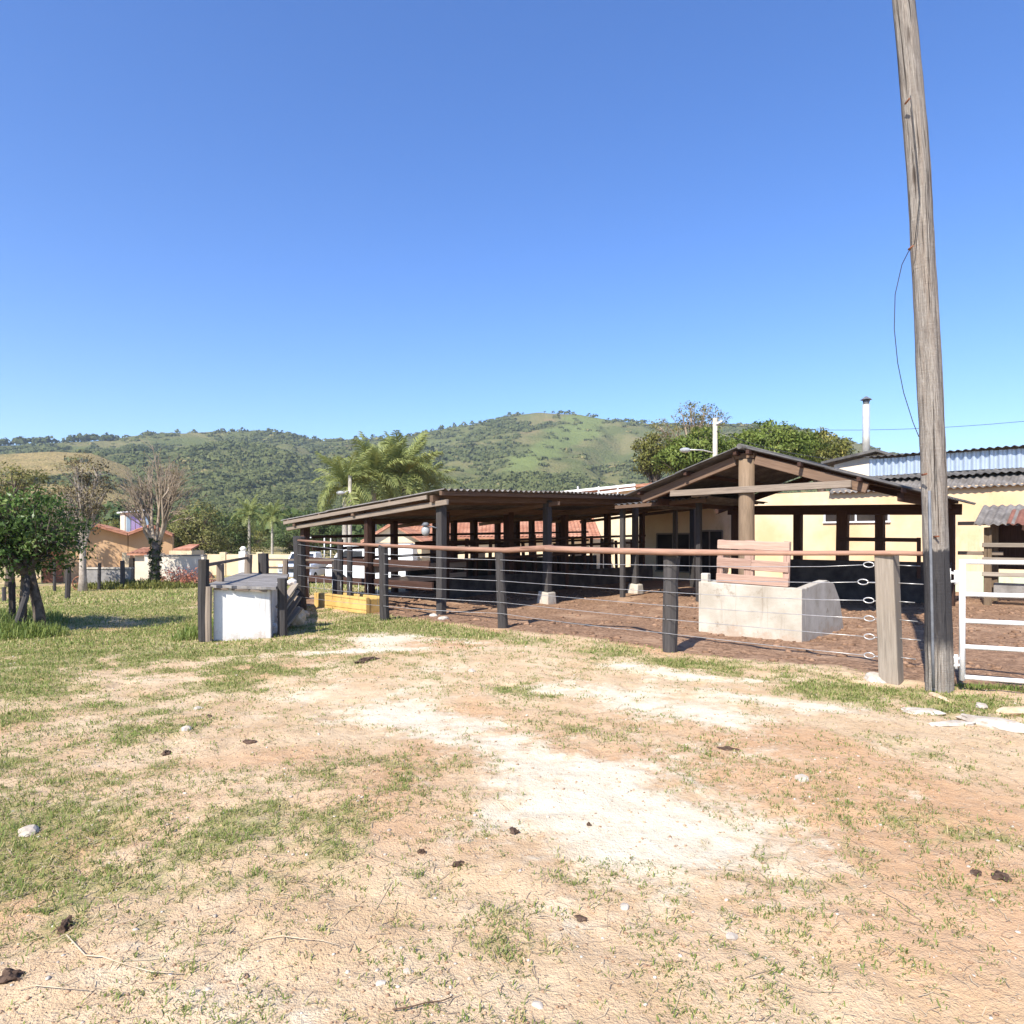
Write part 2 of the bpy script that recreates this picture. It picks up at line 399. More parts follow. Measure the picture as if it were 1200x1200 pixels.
M['hill_wood'] = leafy('hill_wood', (0.08, 0.10, 0.036), (0.17, 0.18, 0.066), (0.27, 0.23, 0.095), 0.3, 0.95)
# ================================================================== GROUND
def gp(px, py): 
    d = F*CH/(py-HZ); return ((px-600)/F*d, d)
def spot(x, y, c, rx, ry, ang=0.0):
    """soft elliptical patch on the ground, metres"""
    dx = x-c[0]; dy = y-c[1]; ca, sa = math.cos(ang), math.sin(ang)
    a = (dx*ca+dy*sa)/rx; b = (-dx*sa+dy*ca)/ry
    return np.exp(-(a*a+b*b))
TRACK = [((-0.9, 6.2), 0.75, 0.5, -0.7), ((0.0, 5.25), 0.75, 0.42, -0.9), ((0.42, 4.35), 0.62, 0.6, -0.9), ((0.72, 3.72), 0.62, 0.5, -0.5),
         ((1.0, 7.1), 0.8, 0.5, -0.5), ((1.75, 6.25), 0.6, 0.35, -0.6), ((-1.9, 10.7), 0.7, 0.9, 0), ((-2.3, 9.5), 1.3, 0.22, 0.1), ((1.9, 8.2), 1.0, 0.35, -0.7), ((2.6, 6.7), 1.0, 0.3, -0.6)]
GREEN = [((-6.5, 8.2), 3.2, 2.2, 0, 0.75), ((-7.5, 13.5), 4.5, 3.6, 0, 0.6), ((-0.4, 11.1), 2.6, 0.95, -0.75, 0.62), ((2.2, 8.65), 2.6, 0.8, -0.78, 0.62), ((4.2, 6.8), 1.4, 0.75, -0.6, 0.6),
         ((-1.6, 3.3), 1.0, 0.8, 0.2, 0.42), ((-2.3, 4.0), 1.4, 0.7, 0.1, 0.32), ((-0.2, 2.75), 1.1, 0.7, 0, 0.04), ((1.55, 5.1), 0.75, 0.22, -0.45, 0.6), ((2.9, 5.2), 0.9, 0.28, -0.25, 0.6),
         ((2.5, 3.2), 0.9, 0.5, -0.4, 0.45), ((1.9, 4.2), 0.6, 0.2, -0.5, 0.45), ((2.1, 2.5), 0.6, 0.3, 0, 0.4), ((0.05, 7.2), 0.55, 0.28, -0.3, 0.9), ((-2.2, 12.0), 1.6, 0.7, -0.3, 0.7), ((-4.5, 9.8), 1.8, 0.7, 0.1, 0.5),
         ((-1.1, 4.9), 0.7, 0.35, 0, 0.35), ((-3.6, 6.0), 1.5, 0.9, 0, 0.3), ((-3.2, 3.3), 1.0, 0.7, 0, 0.45), ((1.05, 3.55), 0.3, 0.12, -0.5, 0.4)]
BARE = [((-1.9, 5.0), 0.8, 0.35, 0.1, 0.35), ((2.0, 2.9), 0.7, 0.6, 0, 0.35), ((0.9, 2.6), 0.6, 0.5, 0, 0.4), ((2.9, 4.3), 1.0, 0.35, -0.2, 0.5), ((-1.6, 6.6), 1.0, 0.4, 0, 0.4), ((-0.2, 3.9), 0.5, 0.5, 0, 0.3), ((-0.9, 2.1), 0.8, 0.3, 0, 0.3)]
def white_field(x, y):
    s = 0
    for c, rx, ry, a in TRACK: s = s + spot(x, y, c, rx*1.0, ry*1.0, a)
    n = fbm(x*2.3, y*2.3, 21, 4)
    n2 = fbm(x*9, y*9, 23, 3)
    n3 = fbm(x*0.8, y*0.8, 25, 3)
    pale = 0.45*sstep(0.42, 0.7, n3)*(1-sstep(11, 13, np.hypot(x, y)))
    return sstep(0.10, 1.05, np.minimum(s, 1.15)*0.88 + pale*0.45 + (n-0.5)*1.0 + (n2-0.5)*0.7)
def grass_field(x, y):
    d = np.hypot(x, y)
    g = 0.31 + 0.16*sstep(0.5, -3, x)
    for c, rx, ry, a, k in GREEN: g = g + k*(0.55 if c[1] > 5.5 else 0.46)*spot(x, y, c, rx*(1 if c[1] > 5.5 else 1.25), ry*(1 if c[1] > 5.5 else 1.3), a)
    for c, rx, ry, a, k in BARE: g = g - k*0.6*spot(x, y, c, rx, ry, a)
    n = 0.42*fbm(x*0.9, y*0.9, 31, 3) + 0.38*fbm(x*3.4, y*3.4, 33, 3) + 0.2*fbm(x*11, y*11, 35, 2)
    v = V.x*x+V.y*y
    far = sstep(14, 20, v)
    g = g + 0.32*far
    g = sstep(0.30, 0.92, g*0.95 + (n-0.5)*1.5)
    return g*(1-corral_field(x, y))*(1-0.9*white_field(x, y))

def build_ground():
    def axis(fine0, fine1, step, lim0, lim1, grow):
        a = list(np.arange(fine0, fine1, step)); s = step; p = a[-1]
        while p < lim1: s *= grow; p += s; a.append(p)
        s = step; p = a[0]; b = []
        while p > lim0: s *= grow; p -= s; b.append(p)
        return np.array(b[::-1]+a)
    xs = axis(-5.0, 5.2, 0.045, -3500, 3500, 1.065); ys = axis(1.7, 10.0, 0.042, -300, 4000, 1.06)
    X, Y = np.meshgrid(xs, ys); Z = ground_z(X, Y)
    nx, ny = len(xs), len(ys)
    vs = np.stack([X.ravel(), Y.ravel(), Z.ravel()], 1)
    i = np.arange(nx*ny).reshape(ny, nx)
    fs = np.stack([i[:-1, :-1].ravel(), i[:-1, 1:].ravel(), i[1:, 1:].ravel(), i[1:, :-1].ravel()], 1)
    me = mesh_np('ground', vs, fs, smooth=True)
    x, y = vs[:, 0], vs[:, 1]
    near = np.hypot(x, y) < 120
    def put(nm, val):
        a = me.attributes.new(nm, 'FLOAT', 'POINT'); a.data.foreach_set('value', np.asarray(val, np.float32))
    put('grass', np.where(near, grass_field(x, y), 0.75)); put('white', np.where(near, white_field(x, y), 0)); put('corral', corral_field(x, y))
    red = sstep(0.5, 0.75, fbm(x*0.55+3, y*0.55, 41, 3)+0.3*spot(x, y, (2.6, 4.6), 1.6, 0.6, -0.3)+0.2*spot(x, y, (-1.9, 5.0), 1.0, 0.4)) * near
    v = V.x*x+V.y*y
    lane = sstep(33, 35, v)*(1-sstep(40, 43, v))      # the earth road in front of the far houses
    put('red', np.maximum(red, 0.9*lane*near)); put('lane', lane*near)
    m = NT('earth', 0.95, 0.1)
    co = m.coord('Object')
    n1 = m.noise(co, 1.6, 5); n2 = m.noise(co, 14, 5, 0.7); n3 = m.noise(co, 90, 3, 0.7)
    soil = m.mix(m.ramp(n1, 0.35, 0.65), (0.515, 0.355, 0.205), (0.60, 0.445, 0.28))
    soil = m.mix(m.math('MULTIPLY', m.attr('red'), 0.7), soil, (0.50, 0.285, 0.15))
    wf = m.ramp(m.math('ADD', m.attr('white'), m.math('MULTIPLY', m.math('SUBTRACT', n2, 0.5), 1.7)), -0.05, 1.15)
    soil = m.mix(wf, soil, m.mix(n3, (0.62, 0.53, 0.38), (0.76, 0.68, 0.52)))
    speck = m.ramp(m.voronoi(co, 34), 0.20, 0.08)
    soil = m.mix(m.math('MULTIPLY', speck, m.math('MULTIPLY', m.ramp(n1, 0.3, 0.7), 0.4)), soil, (0.62, 0.52, 0.40))
    dark = m.ramp(n2, 0.60, 0.72)
    soil = m.mix(m.math('MULTIPLY', dark, 0.3), soil, (0.30, 0.195, 0.12))
    soil = m.mix(m.math('MULTIPLY', m.ramp(m.noise(co, 5.5, 6, 0.75), 0.5, 0.68), 0.3), soil, (0.38, 0.26, 0.16))
    gcol = m.mix(m.ramp(n1, 0.35, 0.7), (0.26, 0.235, 0.085), (0.37, 0.31, 0.14))
    gcol = m.mix(m.ramp(n3, 0.4, 0.65), gcol, (0.16, 0.185, 0.05))
    gfac = m.ramp(m.math('ADD', m.attr('grass'), m.math('MULTIPLY', m.math('SUBTRACT', n2, 0.5), 1.1)), 0.25, 0.95)
    c = m.mix(m.math('MULTIPLY', gfac, 0.85), soil, gcol)
    mud = m.mix(m.ramp(n2, 0.35, 0.65), (0.155, 0.09, 0.055), (0.34, 0.21, 0.13))
    mud = m.mix(m.ramp(m.noise(co, 0.8, 3), 0.5, 0.7), mud, (0.40, 0.26, 0.165))
    c = m.mix(m.attr('corral'), c, mud)
    m.color(c)
    h = m.math('ADD', m.math('MULTIPLY', n2, 1.0), m.math('MULTIPLY', n3, 0.5))
    h = m.math('ADD', h, m.math('MULTIPLY', speck, 0.25))
    m.bump(h, 0.9, 0.025)
    g = obj('ground', me, m.m); tag(g, 'dry yard of sandy soil, pale gravel and patchy grass', None, None, 'structure')
build_ground()

# ------------------------------------------------------------------ grass blades, straw, pebbles (nobody could count them)
def blades(pos, length, width, lean, tint, nseg=2, droop=0.35):
    n = len(pos); a = R.random(n)*2*np.pi
    dx, dy = np.cos(a), np.sin(a)
    tip = pos + np.stack([dx*lean*length, dy*lean*length, length*np.sqrt(np.clip(1-lean**2, 0.02, 1))], 1)
    mid = pos*0.45 + tip*0.55 + np.stack([np.zeros(n), np.zeros(n), length*0.16], 1)
    tip[:, 2] -= droop*length*lean
    tip[:, 2] = np.maximum(tip[:, 2], pos[:, 2]+0.006)
    sx, sy = -dy, dx
    side = np.stack([sx*width, sy*width, np.zeros(n)], 1)
    v = np.stack([pos-side*0.5, pos+side*0.5, mid-side*0.42, mid+side*0.42, tip], 1).reshape(-1, 3)
    b = np.arange(n)[:, None]*5
    f = np.concatenate([b+np.array([[0, 1, 3]]), b+np.array([[0, 3, 2]]), b+np.array([[2, 3, 4]])], 0)
    return v, f, np.repeat(tint, 5)
def stack(parts):
    vs, fs, ts = [], [], []; o = 0
    for v, f, t in parts: vs.append(v); fs.append(f+o); ts.append(t); o += len(v)
    return np.concatenate(vs), np.concatenate(fs), np.concatenate(ts)
def build_grass():
    parts = []
    for (x0, x1, y0, y1, n, hmin, hmax, wd, nb, spread) in (
            (-5.6, 5.2, 1.8, 5.0, 56000, 0.02, 0.075, 0.0045, 6, 0.014),
            (-9.5, 7.0, 5.0, 9.5, 68000, 0.02, 0.07, 0.007, 5, 0.03),
            (-14, 5.5, 9.5, 17, 34000, 0.03, 0.085, 0.012, 6, 0.09),
            (-34, -4.0, 17, 36, 15000, 0.06, 0.16, 0.03, 5, 0.2)):
        x = R.uniform(x0, x1, n); y = R.uniform(y0, y1, n)
        g = grass_field(x, y)
        md = sstep(0.42, 0.66, 0.5*fbm(x*2.1, y*2.1, 37, 2)+0.5*fbm(x*6.5, y*6.5, 38, 2))
        keep = (R.random(n) < g**1.15*(0.5 if y1 < 6 else 0.7)+((0.025+0.27*md) if y1 < 6 else (0.012+0.18*md))*(1-corral_field(x, y))) & (np.abs(x) < y*0.80+2.0) & (white_field(x, y) < 0.75)
        x, y, g = x[keep], y[keep], g[keep]
        sz = 0.55 + 0.75*g*R.random(len(x)) 
        x = np.repeat(x, nb); y = np.repeat(y, nb); sz = np.repeat(sz, nb)
        tt = np.repeat(R.random(len(g)), nb)
        x = x + R.normal(0, spread, len(x)); y = y + R.normal(0, spread, len(y))
        pos = np.stack([x, y, ground_z(x, y)-0.004], 1)
        ln = R.uniform(hmin, hmax, len(x))*sz
        tint = np.clip(0.6*tt+0.4*R.random(len(x)) + (R.random(len(x)) < (0.2 if y1 < 10 else 0.3))*0.6 + (0.0 if y1 < 18 else 0.15), 0, 1)
        parts.append(blades(pos, ln, np.full(len(x), wd)*R.uniform(0.6, 1.3, len(x)), R.uniform(0.45, 0.98, len(x)), tint))
    v, f, t = stack(parts)
    o = obj('short_grass', mesh_np('short_grass', v, f, t), M['grass'])
    tag(o, 'short tufts of green and yellowing grass scattered over the yard', 'grass', None, 'stuff')
    # straw and dead runners lying about
    n = 30000
    x = R.uniform(-4.2, 4.4, n); y = R.uniform(2.0, 6.5, n)
    keep = (R.random(n) < 0.35+0.65*grass_field(x, y)) & (np.abs(x) < y*0.8+0.5) & (white_field(x, y) < 0.5) & (corral_field(x, y) < 0.1); x, y = x[keep], y[keep]; n = len(x)
    a = R.random(n)*2*np.pi; L = R.uniform(0.012, 0.07, n)*np.where(R.random(n) < 0.03, 3.5, 1); wd = R.uniform(0.0007, 0.0022, n)
    x2 = x+np.cos(a)*L; y2 = y+np.sin(a)*L; xm = (x+x2)/2+R.normal(0, 0.008, n); ym = (y+y2)/2+R.normal(0, 0.008, n)
    p = [np.stack([q, r, ground_z(q, r)+0.004+R.random(n)*0.006], 1) for q, r in ((x, y), (xm, ym), (x2, y2))]
    s = np.stack([-np.sin(a)*wd, np.cos(a)*wd, np.zeros(n)], 1)
    vs = np.stack([p[0]-s, p[0]+s, p[1]-s, p[1]+s, p[2]-s, p[2]+s], 1).reshape(-1, 3)
    b = np.arange(n)[:, None]*6
    fs = np.concatenate([b+np.array([[0, 1, 3, 2]]), b+np.array([[2, 3, 5, 4]])], 0)
    o = obj('straw_litter', mesh_np('straw_litter', vs, fs, np.repeat(R.random(n), 6)), M['straw'])
    tag(o, 'thin dry straw and dead grass stems littering the soil', 'straw', None, 'stuff')
    # pebbles and crumbs
    bm = bmesh.new(); bmesh.ops.create_icosphere(bm, subdivisions=1, radius=1.0)
    bv = np.array([v.co[:] for v in bm.verts]); bf = np.array([[v.index for v in f.verts] for f in bm.faces]); bm.free()
    for nm, lab, cat, mk, n, smin, smax, mat, only in (
            ('pebbles', 'small pale pebbles strewn over the sandy yard', 'pebbles', 1, 1500, 0.003, 0.011, 'stone', None),
            ('soil_crumbs', 'brown crumbs of dried soil strewn over the yard', 'soil', 2, 12000, 0.002, 0.009, 'crumb', None)):
        yy = 2.0+8.5*R.random(n)**1.7; x = R.uniform(-1, 1, n)*(yy*0.8+0.4)
        k = corral_field(x, yy) < 0.05; x, yy = x[k], yy[k]; n = len(x)
        sz = smin+(smax-smin)*R.random(n)**3.0
        sz *= (0.75+0.09*yy)
        rot = R.random(n)*6.28; sq = R.uniform(0.4, 0.8, n)
        jit = 1+R.normal(0, 0.16, (n, len(bv), 3))
        P = bv[None]*jit; c, s_ = np.cos(rot)[:, None], np.sin(rot)[:, None]
        st = R.uniform(0.7, 1.5, n)[:, None]
        px_, py_ = P[:, :, 0]*st, P[:, :, 1]
        P = np.stack([px_*c-py_*s_, px_*s_+py_*c, P[:, :, 2]*sq[:, None]], 2)*sz[:, None, None]
        P = P + np.stack([x, yy, ground_z(x, yy)+sz*0.2], 1)[:, None]
        fs = (bf[None]+np.arange(n)[:, None, None]*len(bv)).reshape(-1, 3)
        o = obj(nm, mesh_np(nm, P.reshape(-1, 3), fs, np.repeat(R.random(n), len(bv))), M[mat])
        tag(o, lab, cat, None, 'stuff')
M['crumb'] = plain('crumb', (0.26, 0.16, 0.10), (0.48, 0.33, 0.21), 12, 0.95, 0.1, 0.5, 60)
build_grass()
def build_clods():
    bm = bmesh.new(); bmesh.ops.create_icosphere(bm, subdivisions=1, radius=1.0)
    bv = np.array([v.co[:] for v in bm.verts]); bf = np.array([[v.index for v in f.verts] for f in bm.faces]); bm.free()
    n = 9000; x = R.uniform(-3, 13, n); y = R.uniform(8, 21, n)
    k = (corral_field(x, y) > 0.6) & (R.random(n) < 0.25+0.75*sstep(0.45, 0.6, fbm(x*0.9, y*0.9, 81, 3))); x, y = x[k], y[k]; n = len(x)
    sz = 0.014+0.05*R.random(n)**3.5
    P = bv[None]*(1+R.normal(0, 0.22, (n, len(bv), 3)))*np.array([1.2, 1.0, 0.55])*sz[:, None, None]
    P = P + np.stack([x, y, ground_z(x, y)+sz*0.1], 1)[:, None]
    o = obj('mud_clods', mesh_np('mud_clods', P.reshape(-1, 3), (bf[None]+np.arange(n)[:, None, None]*len(bv)).reshape(-1, 3)), M['mud_clod'])
    tag(o, 'trampled clods of brown mud covering the corral floor', 'mud', None, 'stuff')
M['mud_clod'] = plain('mud_clod', (0.13, 0.075, 0.045), (0.31, 0.19, 0.12), 5, 0.95, 0.1, 0.6, 40)
build_clods()

# ================================================================== HILLS
SIL = [(-500, 535), (-200, 526), (0, 521), (60, 519), (130, 515), (170, 508), (250, 505), (330, 506), (375, 517), (420, 515), (470, 513), (500, 505), (560, 496), (600, 486), (632, 482), (680, 486), (730, 492), (780, 497), (850, 496), (930, 500), (980, 512), (1020, 524), (1060, 534), (1200, 552), (1700, 575)]
def hill_height(th, r):
    """land behind the houses: two ranges with gullies, by bearing and distance"""
    px = 600+F*np.tan(th)
    e = (HZ-np.interp(px, [a for a, b in SIL], [b for a, b in SIL]))/F*np.cos(th)
    x = r*np.sin(th); y = r*np.cos(th)
    R0 = 820 + 160*(fbm(th*3, th*0+2, 51, 2)-0.5)
    t = (r-190)/(R0-190)
    prof = np.where(t < 1, 0.35*np.clip(t, 0, 1)+0.65*np.clip(t, 0, 1)**1.5, np.clip(1-(t-1)*0.55, 0, 1))
    gul = (fbm(x/170, y/240, 53, 4)-0.5) - 0.9*np.clip(0.30-np.abs(fbm(x/130+7, y/330, 57, 3)-0.5)*3.2, 0, 1)
    z = e*R0*prof + gul*75*np.sin(np.clip(t, 0, 1)*np.pi)**0.8*(np.clip(t, 0, 1))
    fine = (fbm(x/45, y/45, 54, 3)-0.5)*9*np.clip(t, 0, 1)*np.clip((1-t)*6+0.3, 0.1, 1)
    z = z + fine
    # nearer bare hill on the left
    top = np.interp(px, [-600, -100, 0, 60, 110, 150, 190, 240], [555, 535, 530, 527, 529, 545, 580, 630])
    e2 = np.clip((HZ-top)/F*np.cos(th), 0, 1); R1 = 470
    t2 = (r-200)/(R1-200)
    z2 = e2*R1*np.where(t2 < 1, np.clip(t2, 0, 1)**1.2, np.clip(1-(t2-1)*0.8, 0, 1)) + (fbm(x/60, y/60, 56, 3)-0.5)*7*np.clip(t2, 0, 1)*np.clip((1-t2)*4, 0.1, 1)
    return np.maximum(z, z2) - 3.0*(1-np.clip((r-190)/80, 0, 1)) + CH*np.clip(t, 0, 1), z2 > z
def hill_wood(x, y, front):
    w_ = 0.5*fbm(x/110, y/110, 61, 3)+0.5*fbm(x/35, y/35, 63, 3)
    r = np.hypot(x, y); px = 600+F*x/np.maximum(y, 1)
    b = 0.02+0.22*sstep(450, 240, r) - 0.06*sstep(620, 760, px)*sstep(350, 600, r) + 0.16*sstep(400, 470, px)*sstep(635, 600, px)*sstep(480, 640, r) + 0.11*sstep(430, 380, px)
    return np.where(front, sstep(0.58, 0.7, w_), sstep(0.40, 0.70, w_+b))*(1-0.85*hill_meadow(x, y))
def hill_meadow(x, y):
    r = np.hypot(x, y); px = 600+F*x/np.maximum(y, 1); t = (r-190)/640
    c = 590+115*(t-0.35)/0.65+10*(fbm(x/40, y/40, 68, 2)-0.5)*4
    return sstep(30, 14, np.abs(px-c))*sstep(0.35, 0.5, t)*sstep(1.05, 0.95, t)
def build_hills():
    th = np.linspace(math.radians(-68), math.radians(68), 420); r = np.concatenate([np.geomspace(185, 1250, 150)])
    TH, RR = np.meshgrid(th, r); Z, fr = hill_height(TH, RR)
    X = RR*np.sin(TH); Y = RR*np.cos(TH)
    nx, ny = len(th), len(r); i = np.arange(nx*ny).reshape(ny, nx)
    fs = np.stack([i[:-1, :-1].ravel(), i[:-1, 1:].ravel(), i[1:, 1:].ravel(), i[1:, :-1].ravel()], 1)
    me = mesh_np('hills', np.stack([X.ravel(), Y.ravel(), Z.ravel()], 1), fs, smooth=True)
    a = me.attributes.new('woodland', 'FLOAT', 'POINT'); a.data.foreach_set('value', hill_wood(X, Y, fr).ravel().astype(np.float32))
    a = me.attributes.new('pasture', 'FLOAT', 'POINT'); a.data.foreach_set('value', fr.ravel().astype(np.float32))
    a = me.attributes.new('meadow', 'FLOAT', 'POINT'); a.data.foreach_set('value', hill_meadow(X, Y).ravel().astype(np.float32))
    m = NT('hillside', 1.0, 0.0)
    co = m.coord('Object')
    n1 = m.noise(co, 0.018, 5); n2 = m.noise(co, 0.12, 6, 0.7); n3 = m.noise(co, 0.5, 3)
    grs = m.mix(m.ramp(n1, 0.4, 0.62), (0.13, 0.145, 0.055), (0.21, 0.19, 0.085))
    grs = m.mix(m.attr('meadow'), grs, (0.175, 0.205, 0.072))
    past = m.mix(m.ramp(n2, 0.4, 0.65), (0.34, 0.255, 0.115), (0.25, 0.205, 0.085))
    scr = m.mix(m.ramp(n2, 0.38, 0.62), (0.095, 0.11, 0.046), (0.15, 0.155, 0.065))
    c = m.mix(m.attr('pasture'), grs, past)
    wf = m.ramp(m.math('ADD', m.attr('woodland'), m.math('SUBTRACT', n2, 0.5)), 0.25, 0.75)
    c = m.mix(wf, c, scr)
    c = m.mix(m.math('MULTIPLY', m.ramp(n1, 0.62, 0.70), 0.6), c, (0.30, 0.21, 0.11))
    m.color(c); m.bump(m.math('ADD', n2, m.math('MULTIPLY', n3, 0.4)), 1.0, 5.0)
    h = obj('hills', me, m.m); tag(h, 'wooded green and tawny hills behind the farm', None, None, 'structure')
    # trees and scrub on the slopes
    def puffs(x, y, z, rad, hgt, nq, tint, cs=1.0):
        n = len(x)
        d = R.normal(size=(n, nq, 3)); d /= np.linalg.norm(d, axis=2, keepdims=True)
        d[:, :, 2] = np.abs(d[:, :, 2])*1.0-0.15
        rr = R.uniform(0.55, 1.0, (n, nq, 1))
        c = np.stack([x, y, z], 1)[:, None] + d*rr*np.stack([rad, rad, hgt], 1)[:, None]
        nrm = d + R.normal(0, 0.45, d.shape); nrm /= np.linalg.norm(nrm, axis=2, keepdims=True)
        ref = R.normal(size=d.shape); u = np.cross(nrm, ref); u /= np.linalg.norm(u, axis=2, keepdims=True); v = np.cross(nrm, u)
        s = (rad[:, None]*R.uniform(0.28, 0.55, (n, nq))*cs)[:, :, None]
        q = np.stack([c-u*s, c-v*s*0.8+nrm*s*0.2, c+u*s, c+v*s*0.8+nrm*s*0.2], 2).reshape(-1, 3)
        f = np.arange(n*nq*4).reshape(-1, 4)
        tt = np.clip(np.repeat(tint, nq)+R.normal(0, 0.12, n*nq), 0, 1)
        nn = d*1.0+np.array([0, 0, 0.35])+nrm*0.35; nn /= np.linalg.norm(nn, axis=2, keepdims=True)
        NRM.append(np.repeat(nn.reshape(-1, 3), 4, 0))
        return q, f, np.repeat(tt, 4)
    NRM = []; P = []
    n = 24000
    t_ = R.uniform(math.radians(-42), math.radians(42), n); r_ = 200+700*R.random(n)**0.9
    z_, fr_ = hill_height(t_, r_); x_ = r_*np.sin(t_); y_ = r_*np.cos(t_)
    wd = hill_wood(x_, y_, fr_)
    k = R.random(n) < wd*0.9+0.015
    x_, y_, z_, r_ = x_[k], y_[k], z_[k], r_[k]; n = len(x_)
    rad = R.uniform(2.0, 5.6, n)*np.where(R.random(n) < 0.08, 1.3, 1)*np.where(r_ < 330, 0.7, 1)
    tn = np.clip(0.15+0.6*fbm(x_/60, y_/60, 66, 3)+R.normal(0, 0.16, n), 0, 0.95)
    for lo, hi, nq, cs in ((0, 330, 90, 0.34), (330, 480, 46, 0.45), (480, 2000, 26, 0.6)):
        k = (r_ >= lo) & (r_ < hi)
        P.append(puffs(x_[k], y_[k], z_[k]+rad[k]*0.05, rad[k], rad[k]*R.uniform(0.25, 0.62, k.sum()), nq, tn[k], cs))
    # crest trees
    n = 520
    t_ = np.arctan((R.uniform(-120, 760, n)-600)/F); rr = np.linspace(500, 1200, 60)
    TT, RR2 = np.meshgrid(t_, rr); zz, _ = hill_height(TT, RR2); best = np.argmax((zz-CH)/RR2, 0)
    r_ = rr[best]; z_ = zz[best, np.arange(n)]
    px = 600+F*np.tan(t_); k = (R.random(n) < np.where(px < 130, 1.0, 0.22)); t_, r_, z_, px = t_[k], r_[k], z_[k], px[k]; n = len(t_)
    rad = R.uniform(1.2, 3.4, n)*np.where(px < 130, 1.5, 1)
    P.append(puffs(r_*np.sin(t_), r_*np.cos(t_), z_+rad*0.5, rad, rad*R.uniform(0.9, 1.5, n), 18, R.random(n)*0.35))
    v, f, t = stack(P)
    o = obj('hillside_woodland', mesh_np('hillside_woodland', v, f, t), M['hill_wood']); round_normals(o.data, np.concatenate(NRM)); NRM.clear()
    tag(o, 'far scrub and woodland covering the hillsides', 'woodland', None, 'stuff')
    # the wood at the foot of the hills
    n = 520
    t_ = np.arctan((R.uniform(-260, 1500, n)-600)/F); r_ = R.uniform(95, 235, n)
    x_ = r_*np.sin(t_); y_ = r_*np.cos(t_); z_ = np.full(n, -1.0)
    rad = R.uniform(2.2, 4.2, n); hg = R.uniform(2.6, 4.6, n)*(0.8+0.0016*r_)
    v, f, t = puffs(x_, y_, z_+hg*0.9, rad, hg, 230, R.random(n)*0.9)
    v2 = v.copy()
    o = obj('valley_woodland', mesh_np('valley_woodland', v, f, t), M['leaf_mid'])
    # smaller leaf clusters: shrink each card towards its own centre
    q = v.reshape(-1, 4, 3); ctr = q.mean(1, keepdims=True); q = ctr+(q-ctr)*0.36
    o.data.vertices.foreach_set('co', q.reshape(-1).astype(np.float32)); o.data.update(); round_normals(o.data, np.concatenate(NRM))
    tag(o, 'dense green wood at the foot of the hills', 'woodland', None, 'stuff')
build_hills()
# ================================================================== helpers for sheets
_corr = {}
def corr_mesh(w_, l_, pitch=0.177, amp=0.025, th=0.007, trap=False):
    key = (round(w_, 3), round(l_, 3), pitch, amp, trap)
    if key in _corr: return _corr[key]
    n = max(8, int(w_/pitch*8)); v = []; f = []
    for i in range(n+1):
        x = w_*i/n; s = math.sin(2*math.pi*x/pitch)
        z = amp*(max(-0.6, min(0.6, s*1.6))/0.6 if trap else s)
        for y in (0, l_):
            v.append((x, y, z)); v.append((x, y, z-th))
    for i in range(n):
        a = i*4; b = a+4
        f += [(a, b, b+2, a+2), (a+1, a+3, b+3, b+1), (a, a+1, b+1, b), (a+2, b+2, b+3, a+3)]
    f += [(0, 2, 3, 1), (n*4, n*4+1, n*4+3, n*4+2)]
    me = bpy.data.meshes.new('roof_sheet'); me.from_pydata(v, [], f)
    me.polygons.foreach_set('use_smooth', [True]*len(f))
    for p in me.polygons:
        if abs(p.normal.z) < 0.3 and not trap and p.index >= len(f)-2: p.use_smooth = False
    me.set_sharp_from_angle(angle=math.radians(50)); me.update()
    _corr[key] = me
    return me
def place(o, parent, origin, ex, ey):
    ex = Vector(ex).normalized(); ey = Vector(ey); ey = (ey-ex*ey.dot(ex)).normalized(); ez = ex.cross(ey)
    m = Matrix((ex, ey, ez)).transposed().to_4x4(); m.translation = Vector(origin)-(parent_origin(parent) if parent else Vector((0, 0, 0)))
    o.matrix_basis = m
    return o
def sheet_roof(parent, C, ex, ey, W_, L_, mat, nx, ny, pitch=0.177, amp=0.025, name='roof_sheet', sag=0.006, trap=False):
    """rows of corrugated sheets: waves across ex, sheet length along ey (down the slope first row on top)"""
    ex = Vector(ex).normalized(); ey = Vector(ey).normalized(); ez = ex.cross(ey)
    sw = math.ceil((W_/nx+0.06)/pitch*2)*pitch/2; step = W_/nx; step = round(step/pitch)*pitch
    for j in range(ny):
        for i in range(nx):
            me = corr_mesh(sw, L_/ny+(0.12 if ny > 1 else 0), pitch, amp, trap=trap)
            o = bpy.data.objects.new(name, me); link(o, parent)
            if not me.materials: me.materials.append(mat)
            if me.materials[0] != mat:
                o.data = me = me.copy(); me.materials.clear(); me.materials.append(mat)
            jx = rnd.uniform(-0.006, 0.006); jz = rnd.uniform(-sag, sag)
            place(o, parent, Vector(C)+ex*(i*step)+ey*(j*L_/ny+rnd.uniform(-0.02, 0.02)+jx)+ez*(-0.012*j+0.004*(i % 2)+jz), ex, ey+ez*rnd.uniform(-0.004, 0.004))

